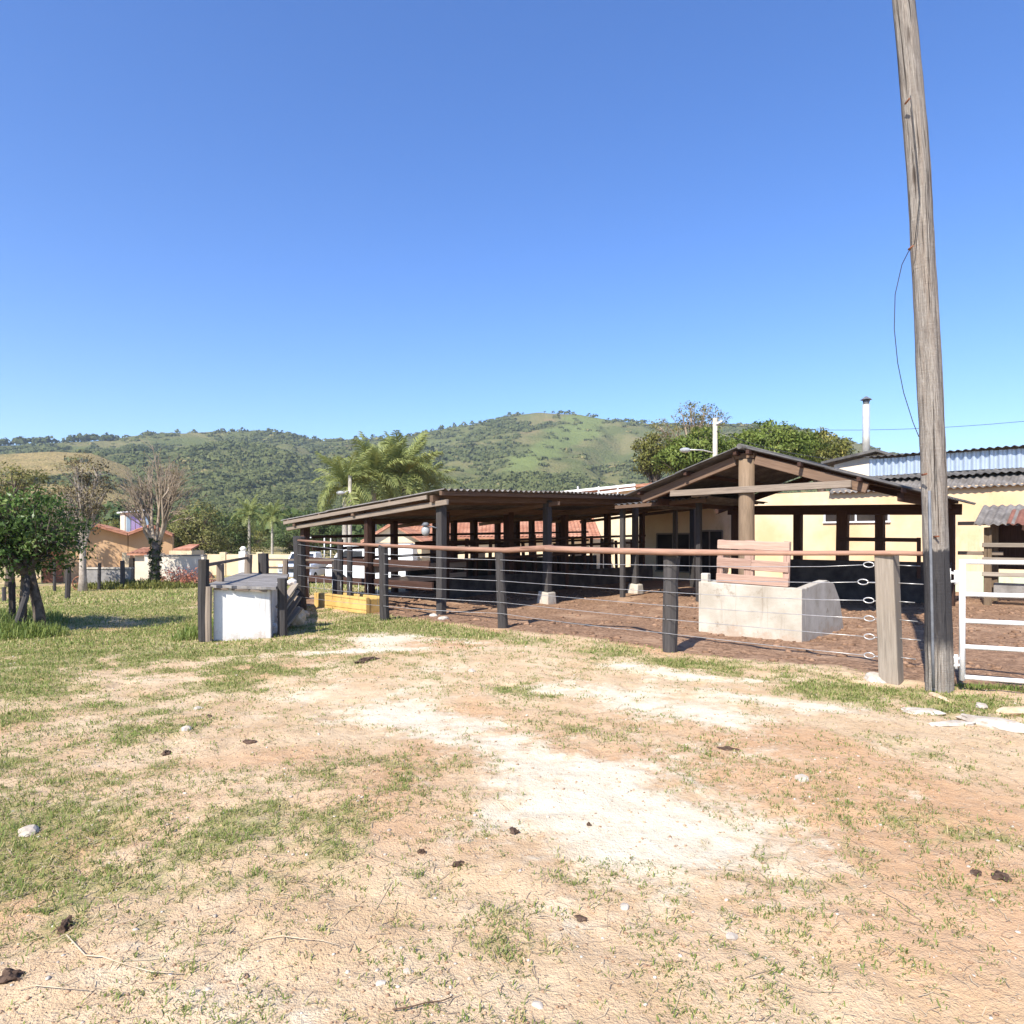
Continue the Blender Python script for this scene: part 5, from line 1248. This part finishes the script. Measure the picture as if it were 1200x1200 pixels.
def tree(name, label, cat, base, trunk_h, trunk_r, lobes, n_twig, per, lsize, lspread, leafmat, barkmat, seed, group=None, lean=(0, 0), shell=0.55, forks=5, twig_r=0.012, stems=None, soft=1.0):
    """tapered trunk, limbs that fork towards twig ends spread through the crown's lobes, leaves round the twig ends.
    lobes: (dx,dy,z,rx,ry,rz) relative to the base"""
    g = np.random.default_rng(seed); base = Vector(base)
    o = thing(name, label, cat, base, group)
    vol = np.array([l[3]*l[4]*l[5] for l in lobes])**0.75; vol /= vol.sum()
    tips = []
    for _ in range(n_twig):
        l = lobes[g.choice(len(lobes), p=vol)]
        d = g.normal(size=3); d /= np.linalg.norm(d)
        r = shell+(1-shell)*g.random()**0.6 if g.random() < 0.75 else g.random()*0.7
        tips.append((l[0]+d[0]*l[3]*r, l[1]+d[1]*l[4]*r, l[2]+d[2]*l[5]*r))
    tips = np.array(tips)
    mb = MB()
    top = Vector((lean[0], lean[1], trunk_h))
    if stems is None: stems = [((0, 0), trunk_r)]
    for (sx, sy), sr in stems:
        pts = [Vector((sx, sy, -0.15)), Vector((sx*0.9+lean[0]*0.2, sy*0.9+lean[1]*0.2, trunk_h*0.3)), Vector((sx*0.55+lean[0]*0.6+g.normal(0, trunk_r*.4), sy*.5+lean[1]*0.6, trunk_h*0.68)), top+Vector((sx*0.2, sy*0.2, 0))]
        mb.tube([base+p for p in pts], [sr*1.35, sr*1.0, sr*0.85, sr*0.7], 9, wob=0.06)
    # limbs to cluster centres, twigs to tips
    k = min(forks, len(tips)); cc = tips[g.choice(len(tips), k, replace=False)].copy()
    for it in range(4):
        idx = np.argmin(((tips[:, None]-cc[None])**2).sum(2), 1)
        for j in range(k):
            if (idx == j).any(): cc[j] = tips[idx == j].mean(0)
    for j in range(k):
        e = Vector(cc[j]); s = top*g.uniform(0.72, 1.0); s.z = trunk_h*g.uniform(0.75, 1.0)
        m_ = s.lerp(e, 0.5)+Vector((0, 0, (e-s).length*0.12))
        r0 = trunk_r*0.55
        mb.tube([base+s, base+m_, base+e], [r0, r0*0.7, r0*0.4], 6, cap=False, wob=0.05)
        for t in tips[idx == j]:
            t = Vector(t); a = s.lerp(e, 0.4) if g.random() < 0.35 else m_.lerp(e, g.uniform(0.1, 1.0))
            q = a.lerp(t, 0.5)+Vector(g.normal(0, 0.06, 3))*(t-a).length+Vector((0, 0, (t-a).length*0.08))
            mb.tube([base+a, base+q, base+t], [max(twig_r, r0*0.28), max(twig_r*.8, r0*0.16), twig_r*0.5], 4, cap=False)
    mb.build('trunk', M[barkmat], o)
    if per > 0:
        v, f, t = leaves(tips, lspread, per, lsize, seed=seed+1)
        ctr = v.reshape(-1, 4, 3).mean(1); lc = np.array([l[:3] for l in lobes]); lr = np.array([l[3:] for l in lobes])
        q = (ctr[:, None]-lc[None])/lr[None]; near = np.argmin((q**2).sum(2), 1); nn = (ctr-lc[near])/lr[near]**1.3
        nn /= np.linalg.norm(nn, axis=1, keepdims=True)+1e-6
        nn = nn*soft+np.array([0, 0, 0.3])+g.normal(0, 0.35, nn.shape); nn /= np.linalg.norm(nn, axis=1, keepdims=True)
        nn = np.repeat(nn, 4, 0)
        c = obj('crown', mesh_np('crown', v, face_out(v, f, nn), t), M[leafmat], o); round_normals(c.data, nn)
    return o

# small dense tree at the left edge, two dark stems
b0 = Vector((*gp(36, 742), 0)); b0.z = gz(b0.x, b0.y)
tree('garden_tree', 'small dense dark green tree on two dark stems at the left edge', 'tree', b0, 1.15, 0.12,
     [(-0.15, 0.1, 1.85, 0.95, 0.95, 0.55), (-1.1, -0.1, 1.75, 1.0, 0.9, 0.75), (0.25, 0.2, 1.5, 0.6, 0.7, 0.45), (-0.6, 0, 1.25, 1.0, 0.8, 0.4), (-1.7, 0.1, 2.1, 0.7, 0.7, 0.45)],
     330, 36, 0.085, 0.24, 'leaf_deep', 'bark', 101, stems=[((0.13, 0.05), 0.085), ((-0.12, -0.02), 0.06)], lean=(-0.1, 0.05), forks=9, twig_r=0.006)
# props and posts in the weeds under it
dm = [('old_post', 'dark prop leaning against the stems of the left edge tree', [(14, 752), (30, 700), (33, 668)], 0.05, 11.0), ('old_post', 'short grey post standing left of the leaning prop', [(15, 726), (14, 682)], 0.055, 12.6)]
for nm, lb, pts, r, d in dm:
    P = [at(px, py, d+0.25*i if len(pts) > 2 else d) for i, (px, py) in enumerate(pts)]; P[0].z = gz(P[0].x, P[0].y)-0.05
    o = MB().tube(P, r, 8, wob=0.1, sm=False).build(nm, M['dark_wood'], None, origin=P[0]); tag(o, lb, 'post')
def weeds(name, label, c, rx, ry, n, hmin, hmax, mat, seed, wd=0.012):
    g = np.random.default_rng(seed); a = g.random(n)*6.283; r = g.random(n)**0.55
    x = c[0]+np.cos(a)*r*rx; y = c[1]+np.sin(a)*r*ry
    pos = np.stack([x, y, ground_z(x, y)-0.01], 1); ln = g.uniform(hmin, hmax, n)*(1.15-0.6*r)
    v, f, t = blades(pos, ln, g.uniform(0.6, 1.4, n)*wd, g.uniform(0.15, 0.85, n), g.random(n)*0.85, droop=0.5)
    o = obj(name, mesh_np(name, v, f, t), M[mat]); return tag(o, label, 'weeds', None, 'stuff')
weeds('weed_clump', 'tall weeds round the foot of the left edge tree', (b0.x-0.1, b0.y-0.45), 0.95, 0.55, 2600, 0.12, 0.42, 'grass', 5)
weeds('weed_clump', 'rank grass at the left edge behind the tree', (b0.x-1.6, b0.y+0.6), 1.5, 1.8, 3600, 0.15, 0.5, 'grass', 6)
weeds('weed_clump', 'weeds growing along the shaded side of the loading ramp', (-5.15, 11.7), 0.35, 1.2, 1400, 0.12, 0.4, 'grass', 7)
weeds('weed_clump', 'green grass tufts along the foot of the gate opening', (5.3, 7.35), 0.8, 0.16, 1200, 0.04, 0.12, 'grass', 8, 0.006)
weeds('weed_clump', 'rough green growth under the bare tree', (X_at(178, 36), 35.2), 3.6, 1.1, 3200, 0.2, 0.7, 'leaf_yellow', 9, 0.05)

def base_at(px, d): x = X_at(px, d); return Vector((x, d, gz(x, d)))
def hz(py, d, b): return Z_at(py, d)-b.z
# olive, half bare tree with pale trunk
b = base_at(97, 33); s = 33/F
tree('pale_trunk_tree', 'thin leaved olive brown tree with a pale trunk left of the house', 'tree', b, hz(640, 33, b), 0.17,
     [(0.1, 0, hz(560, 33, b), 1.35, 1.3, 1.15), (-0.6, 0, hz(595, 33, b), 1.5, 1.2, 1.1), (0.7, 0, hz(580, 33, b), 0.8, 0.9, 1.2), (-0.5, 0, hz(618, 33, b), 1.3, 1.2, 0.5)], 260, 16, 0.13, 0.34, 'leaf_dry', 'pale_bark', 111, forks=9, twig_r=0.014)
b = base_at(12, 36)
tree('olive_tree', 'olive green tree behind the left edge tree', 'tree', b, hz(640, 36, b), 0.2, [(0.3, 0, hz(575, 36, b), 1.9, 1.6, 1.4), (-1.5, 0, hz(590, 36, b), 1.6, 1.5, 1.5)], 170, 28, 0.17, 0.45, 'leaf_olive', 'bark', 113, forks=7)
# bare fan of grey branches
def bare_tree():
    d = 35.5; b = base_at(182, d); o = thing('bare_tree', 'tall grey tree with a fan of nearly leafless branches', 'tree', b)
    g = np.random.default_rng(9); mb = MB(); tips = []
    k = d/F
    fork = Vector((0.05, 0, hz(635, d, b)))
    mb.tube([b+Vector((0, 0, -0.2)), b+Vector((0.02, 0, fork.z*0.5)), b+fork], [0.27, 0.20, 0.19], 11, wob=0.08); mb.build('trunk', M['dark_bark'], o); mb = MB()
    for i in range(11):
        a = (i-5)/5.0
        e = Vector((a*0.68+g.normal(0, 0.10), g.normal(0, 0.55), hz(578+10*abs(a), d, b)+g.normal(0, 0.3)))
        s = fork+Vector((a*0.14, g.normal(0, .05), -g.random()*0.35))
        m_ = s.lerp(e, 0.45)+Vector((a*0.22, 0, -0.05))
        mb.tube([b+s, b+m_, b+e], [0.10, 0.075, 0.04], 6, cap=False, wob=0.12)
        for j in range(11):
            q = m_.lerp(e, g.uniform(0.0, 1.0)); aa = a+g.normal(0, 0.35)
            t = q+Vector((aa*0.62, g.normal(0, 0.4), g.uniform(1.2, 2.7)*(1-0.25*abs(aa))))
            t.z = min(t.z, hz(517, d, b)+g.uniform(-0.7, 0))
            h_ = q.lerp(t, 0.5)+Vector((aa*0.12, 0, 0.06))
            mb.tube([b+q, b+h_, b+t], [0.032, 0.024, 0.012], 4, cap=False)
            for m in range(5):
                q2 = h_.lerp(t, g.uniform(-0.3, 0.95)); t2 = q2+Vector((aa*0.35+g.normal(0, 0.26), g.normal(0, 0.2), g.uniform(0.25, 0.75)))
                mb.tube([b+q2, b+t2], [0.013, 0.007], 3, cap=False); tips.append(t2+b)
    for i in range(9):      # side twigs hanging out low on the right and left
        s_ = 1 if i % 3 else -1
        q = fork+Vector((s_*0.4, 0, g.uniform(0.4, 2.2))); t = q+Vector((s_*g.uniform(0.8, 1.7), g.normal(0, .3), g.uniform(-0.3, 0.5)))
        mb.tube([b+q, b+q.lerp(t, 0.5)+UP*0.12, b+t], [0.03, 0.02, 0.009], 4, cap=False)
        for m in range(5):
            q2 = q.lerp(t, g.uniform(0.3, 1)); t2 = q2+Vector((s_*g.uniform(0.1, .5), g.normal(0, 0.2), g.uniform(-.1, 0.4))); mb.tube([b+q2, b+t2], [0.012, 0.007], 3, cap=False); tips.append(t2+b)
    mb.build('branches', M['twig_bark'], o)
    T = np.array([t[:] for t in tips])-np.array(b[:])
    v, f, t = leaves(T, 0.16, 3, 0.09, seed=4); obj('crown', mesh_np('crown', v, f, t), M['leaf_dry'], o)
    n = 220; a = g.random(n)*6.28; z = g.random(n)**1.3*hz(630, d, b); c = np.stack([np.cos(a)*0.25, np.sin(a)*0.25, z], 1)
    v, f, t = leaves(c, 0.10, 8, 0.13, seed=6); obj('ivy', mesh_np('ivy', v, f, t), M['ivy'], o)
bare_tree()
# round olive trees right of the house
for px, d, ty, rx, lab, mat, sd in ((232, 50, 585, 1.95, 'round olive green tree right of the peach house', 'leaf_olive', 121), (262, 58, 598, 1.9, 'darker green tree behind the round olive tree', 'leaf_mid', 122), (205, 60, 600, 2.2, 'dark leafy tree half hidden behind the bare tree', 'leaf_mid', 123), (130, 64, 605, 2.2, 'bushy tree behind the roof lantern of the left house', 'leaf_yellow', 124),
        (345, 70, 612, 2.6, 'bushy green tree behind the near end of the cow shed', 'leaf_mid', 125), (285, 75, 606, 2.6, 'leafy green tree behind the small palms', 'leaf_yellow', 126), (375, 62, 590, 2.4, 'green tree left of the tall palms', 'leaf_mid', 127)):
    b = base_at(px, d); h = hz(ty, d, b)
    tree('leafy_tree', lab, 'tree', b, h*0.35, 0.16, [(0, 0, h*0.62, rx, rx*0.9, h*0.36), (rx*0.5, -0.2, h*0.45, rx*0.8, rx*0.8, h*0.3), (-rx*0.5, 0.1, h*0.5, rx*0.8, rx*0.8, h*0.32)], 190, 34, 0.20, 0.5, mat, 'bark', sd, 'leafy trees in the valley', forks=7)
# mango tree behind the shelter and its neighbours
def big(px0, px1, ty, by, d, lab, mat, sd, nt=420, per=40, ls=0.26, zb=0.0, name='mango_tree'):
    px = (px0+px1)/2; b = Vector((X_at(px, d), d, zb)); w_ = (X_at(px1, d)-X_at(px0, d))/2; h = Z_at(ty, d)-zb; low = Z_at(by, d)-zb
    lobes = [(0, 0, (h+low)/2, w_*0.62, w_*0.6, (h-low)/2), (-w_*0.5, 0, (h+low)/2-0.3, w_*0.5, w_*0.5, (h-low)/2*0.8), (w_*0.52, 0, (h+low)/2-0.2, w_*0.48, w_*0.5, (h-low)/2*0.78), (w_*0.1, -w_*0.3, (h+low)/2-0.5, w_*0.6, w_*0.4, (h-low)/2*0.7)]
    return tree(name, lab, 'tree', b, low*0.9, 0.3, lobes, nt, per, ls, 0.55, mat, 'bark', sd, forks=9, twig_r=0.02)
big(768, 876, 502, 560, 45, 'bright green bushy tree behind the left slope of the shelter', 'leaf_mango', 131, 330, 44)
big(848, 962, 494, 556, 46, 'broad bright green mango tree behind the gabled shelter', 'leaf_mango', 132, 480, 44)
big(925, 1000, 505, 556, 50, 'yellowish green tree right of the broad mango tree', 'leaf_yellow', 133, 240, 36)
big(740, 792, 506, 560, 60, 'yellow flecked bushy tree left of the bright green tree', 'leaf_yellow', 134, 200, 26)
# tall open crowned tree
b = Vector((X_at(812, 55), 55, 0)); h = Z_at(469, 55)
tree('open_crown_tree', 'tall thin crowned tree standing above the bright green trees', 'tree', b, h*0.6, 0.22,
     [(0.3, 0, h-1.4, 1.8, 1.4, 1.3), (1.9, 0, h-1.5, 1.0, 0.9, 0.8), (-2.1, 0, h-2.3, 1.5, 1.2, 1.0), (0.2, 0, h-3.2, 1.6, 1.4, 1.2)], 150, 17, 0.2, 0.42, 'leaf_olive', 'twig_bark', 141, forks=10, twig_r=0.03)

# ------------------------------------------------------------------ palms
def frond_mesh(L, droop, nl, ll, seed, wid=0.05):
    """an arching midrib with drooping leaflets, along +x from the origin"""
    g = np.random.default_rng(seed); v = []; f = []; t = []
    def rib(s):  # position along the arch
        return np.array([L*s*(1-0.25*s*droop), 0, L*(0.42*s-droop*0.75*s*s)])
    m = 10
    for i in range(m):
        s0, s1 = i/m, (i+1)/m; p0, p1 = rib(s0), rib(s1); w0, w1 = 0.035*(1-s0)+0.008, 0.035*(1-s1)+0.008
        b = len(v); v += [p0+(0, w0, 0), p0-(0, w0, 0), p1-(0, w1, 0), p1+(0, w1, 0)]; f.append((b, b+1, b+2, b+3)); t += [0.7]*4
    for i in range(nl):
        s = 0.12+0.88*(i+g.random())/nl; p = rib(s); tg = rib(min(1, s+0.02))-rib(s-0.02); tg /= np.linalg.norm(tg)
        for sd in (-1, 1):
            l_ = ll*math.sin(math.pi*min(1, 0.12+s*0.86))**0.6*g.uniform(0.8, 1.1)
            dr = np.array([tg[0]*0.55, sd*0.75, tg[2]*0.55+g.uniform(-0.1, 0.35)]); dr /= np.linalg.norm(dr)
            mid = p+dr*l_*0.5; tip = mid+(dr*0.75+np.array([0, 0, -0.75]))*l_*0.5
            w_ = wid*g.uniform(0.7, 1.2); wv = tg*w_
            b = len(v); v += [p-wv*0.6, p+wv*0.6, mid+wv, tip, mid-wv]; f += [(b, b+1, b+2, b+4), (b+4, b+2, b+3, b+3)]; tt = np.clip(g.random()*0.8, 0, 1); t += [tt]*5
    me = bpy.data.meshes.new('frond'); me.from_pydata([tuple(x) for x in v], [], [tuple(dict.fromkeys(q)) for q in f])
    a = me.attributes.new('tint', 'FLOAT', 'POINT'); a.data.foreach_set('value', np.array(t, np.float32)); me.materials.append(M['frond']); me.update()
    return me
FR = [frond_mesh(1.0, dp, 34, 0.30, 200+i, 0.011) for i, dp in enumerate((0.35, 0.6, 0.85, 1.1))]
def palm(px, d, crown_y, L, nf, lab, seed, r=0.16, zb=-1.0, name='palm_tree', tilt=0.0):
    g = np.random.default_rng(seed); b = Vector((X_at(px, d), d, zb)); h = Z_at(crown_y, d)-zb
    o = thing(name, lab, 'palm', b, 'palms behind the cow shed')
    mb = MB(); mb.tube([b+Vector((tilt*s*h, 0, h*s)) for s in (-0.02, 0.25, 0.5, 0.75, 1.0)], [r*1.3, r, r*0.95, r*0.9, r*0.8], 10, wob=0.04); mb.build('trunk', M['palm_bark'], o)
    for i in range(nf):
        a = 2.39996*i+g.normal(0, 0.15); s = i/nf
        me = FR[min(3, int(s*4+g.random()*0.8))]; q = bpy.data.objects.new('frond', me); link(q, o)
        q.location = (tilt*h, 0, h-0.05+0.1*(1-s)); lift = math.radians(58-92*s+g.normal(0, 7))
        k = L*g.uniform(0.85, 1.12); q.scale = (k, k, k)
        q.rotation_euler = Euler((g.normal(0, 0.15), -lift, a), 'XYZ')
    return o
palm(404, 41, 570, 2.7, 26, 'arching palm beside the slim utility pole', 301, 0.17)
palm(438, 44, 560, 3.2, 34, 'shaggy tall palm in the middle of the palm clump', 302, 0.2)
palm(474, 46, 556, 3.4, 34, 'tallest palm, at the right of the palm clump', 303, 0.2)
palm(457, 52, 558, 3.4, 30, 'palm standing behind the two tall ones in the clump', 304, 0.2)
palm(500, 50, 572, 3.0, 26, 'lower palm at the right end of the clump', 305, 0.18)
palm(292, 58, 604, 1.9, 20, 'small pale stemmed palm, left of the small pair', 306, 0.13)
palm(319, 64, 608, 1.9, 18, 'small pale stemmed palm, right of the small pair', 307, 0.12)

# ================================================================== OLD FIELD FENCE, WHEEL, BRUSH
ff = thing('field_fence', 'broken line of old dark posts at the far edge of the grass', 'fence', base_at(110, 32))
for px, by, ty, r in ((64, 693, 655, 0.07), (79, 703, 664, 0.085), (116, 691, 660, 0.075), (144, 690, 657, 0.12), (5, 706, 688, 0.07), (185, 680, 655, 0.05), (212, 0, 0, 0)):
    if r == 0: continue
    q = ground_at(px, by); t = Vector((q.x+rnd.uniform(-.04, .04), q.y, Z_at(ty, q.y))); q.z -= 0.1
    MB().tube([q, (q+t)/2, t], [r, r, r*0.95], 7, wob=0.1, sm=False).build('post', M['dark_wood'], ff)
wq = ground_at(93, 692); wh = thing('spoked_wheel', 'rusty spoked wheel propped by the pale trunk tree', 'wheel', wq)
c = wq+UP*0.34; ring = [c+Vector((math.cos(a)*0.34, 0, math.sin(a)*0.34)) for a in np.linspace(0, 2*math.pi, 25)]
MB().tube(ring, 0.03, 6).build('rim', M['rust'], wh); MB().tube([c-Vector((0, .08, 0)), c+Vector((0, .08, 0))], 0.06, 8).build('hub', M['rust'], wh)
for a in np.linspace(0, math.pi*2, 9)[:-1]: MB().tube([c, c+Vector((math.cos(a)*.33, 0, math.sin(a)*.33))], 0.01, 5).build('spoke', M['rust'], wh)
bq_ = base_at(216, 36.2); g = np.random.default_rng(77)
bp = thing('brush_pile', 'heap of reddish dry brush by the stained yard wall', 'brush', bq_)
mb = MB(); T = []
for i in range(90):
    a = g.random()*6.28; r = g.random()**0.6; s = bq_+Vector((math.cos(a)*r*1.5, math.sin(a)*r*0.7, 0)); e = s+Vector((g.normal(0, 0.55), g.normal(0, 0.4), (1.15-0.75*r)*g.uniform(0.35, 1.0)))
    mb.tube([s, s.lerp(e, 0.5)+UP*0.08, e], [0.022, 0.018, 0.008], 4, cap=False); T.append((e-bq_)[:])
mb.build('branches', M['rail_wood'], bp)
v, f, t = leaves(np.array(T), 0.25, 9, 0.14, seed=8); obj('dry_leaves', mesh_np('dry_leaves', v, f, t), M['red_leaf'], bp)
# ================================================================== AIR
def build_haze():
    bm = bmesh.new(); bmesh.ops.create_cube(bm, size=1.0)
    for v in bm.verts: v.co = Vector((v.co.x*3400, v.co.y*2600+900, (v.co.z+0.5)*270-6))
    me = bpy.data.meshes.new('haze'); bm.to_mesh(me); bm.free()
    m = bpy.data.materials.new('haze'); m.use_nodes = True; t = m.node_tree; t.nodes.clear()
    o = t.nodes.new('ShaderNodeOutputMaterial'); p = t.nodes.new('ShaderNodeVolumePrincipled')
    p.inputs['Color'].default_value = (0.74, 0.86, 1.0, 1); p.inputs['Density'].default_value = 0.00024; p.inputs['Anisotropy'].default_value = 0.2
    t.links.new(p.outputs[0], o.inputs['Volume'])
    tag(obj('haze', me, m), 'thin blue haze in the air before the hills', 'haze', None, 'stuff')
build_haze()
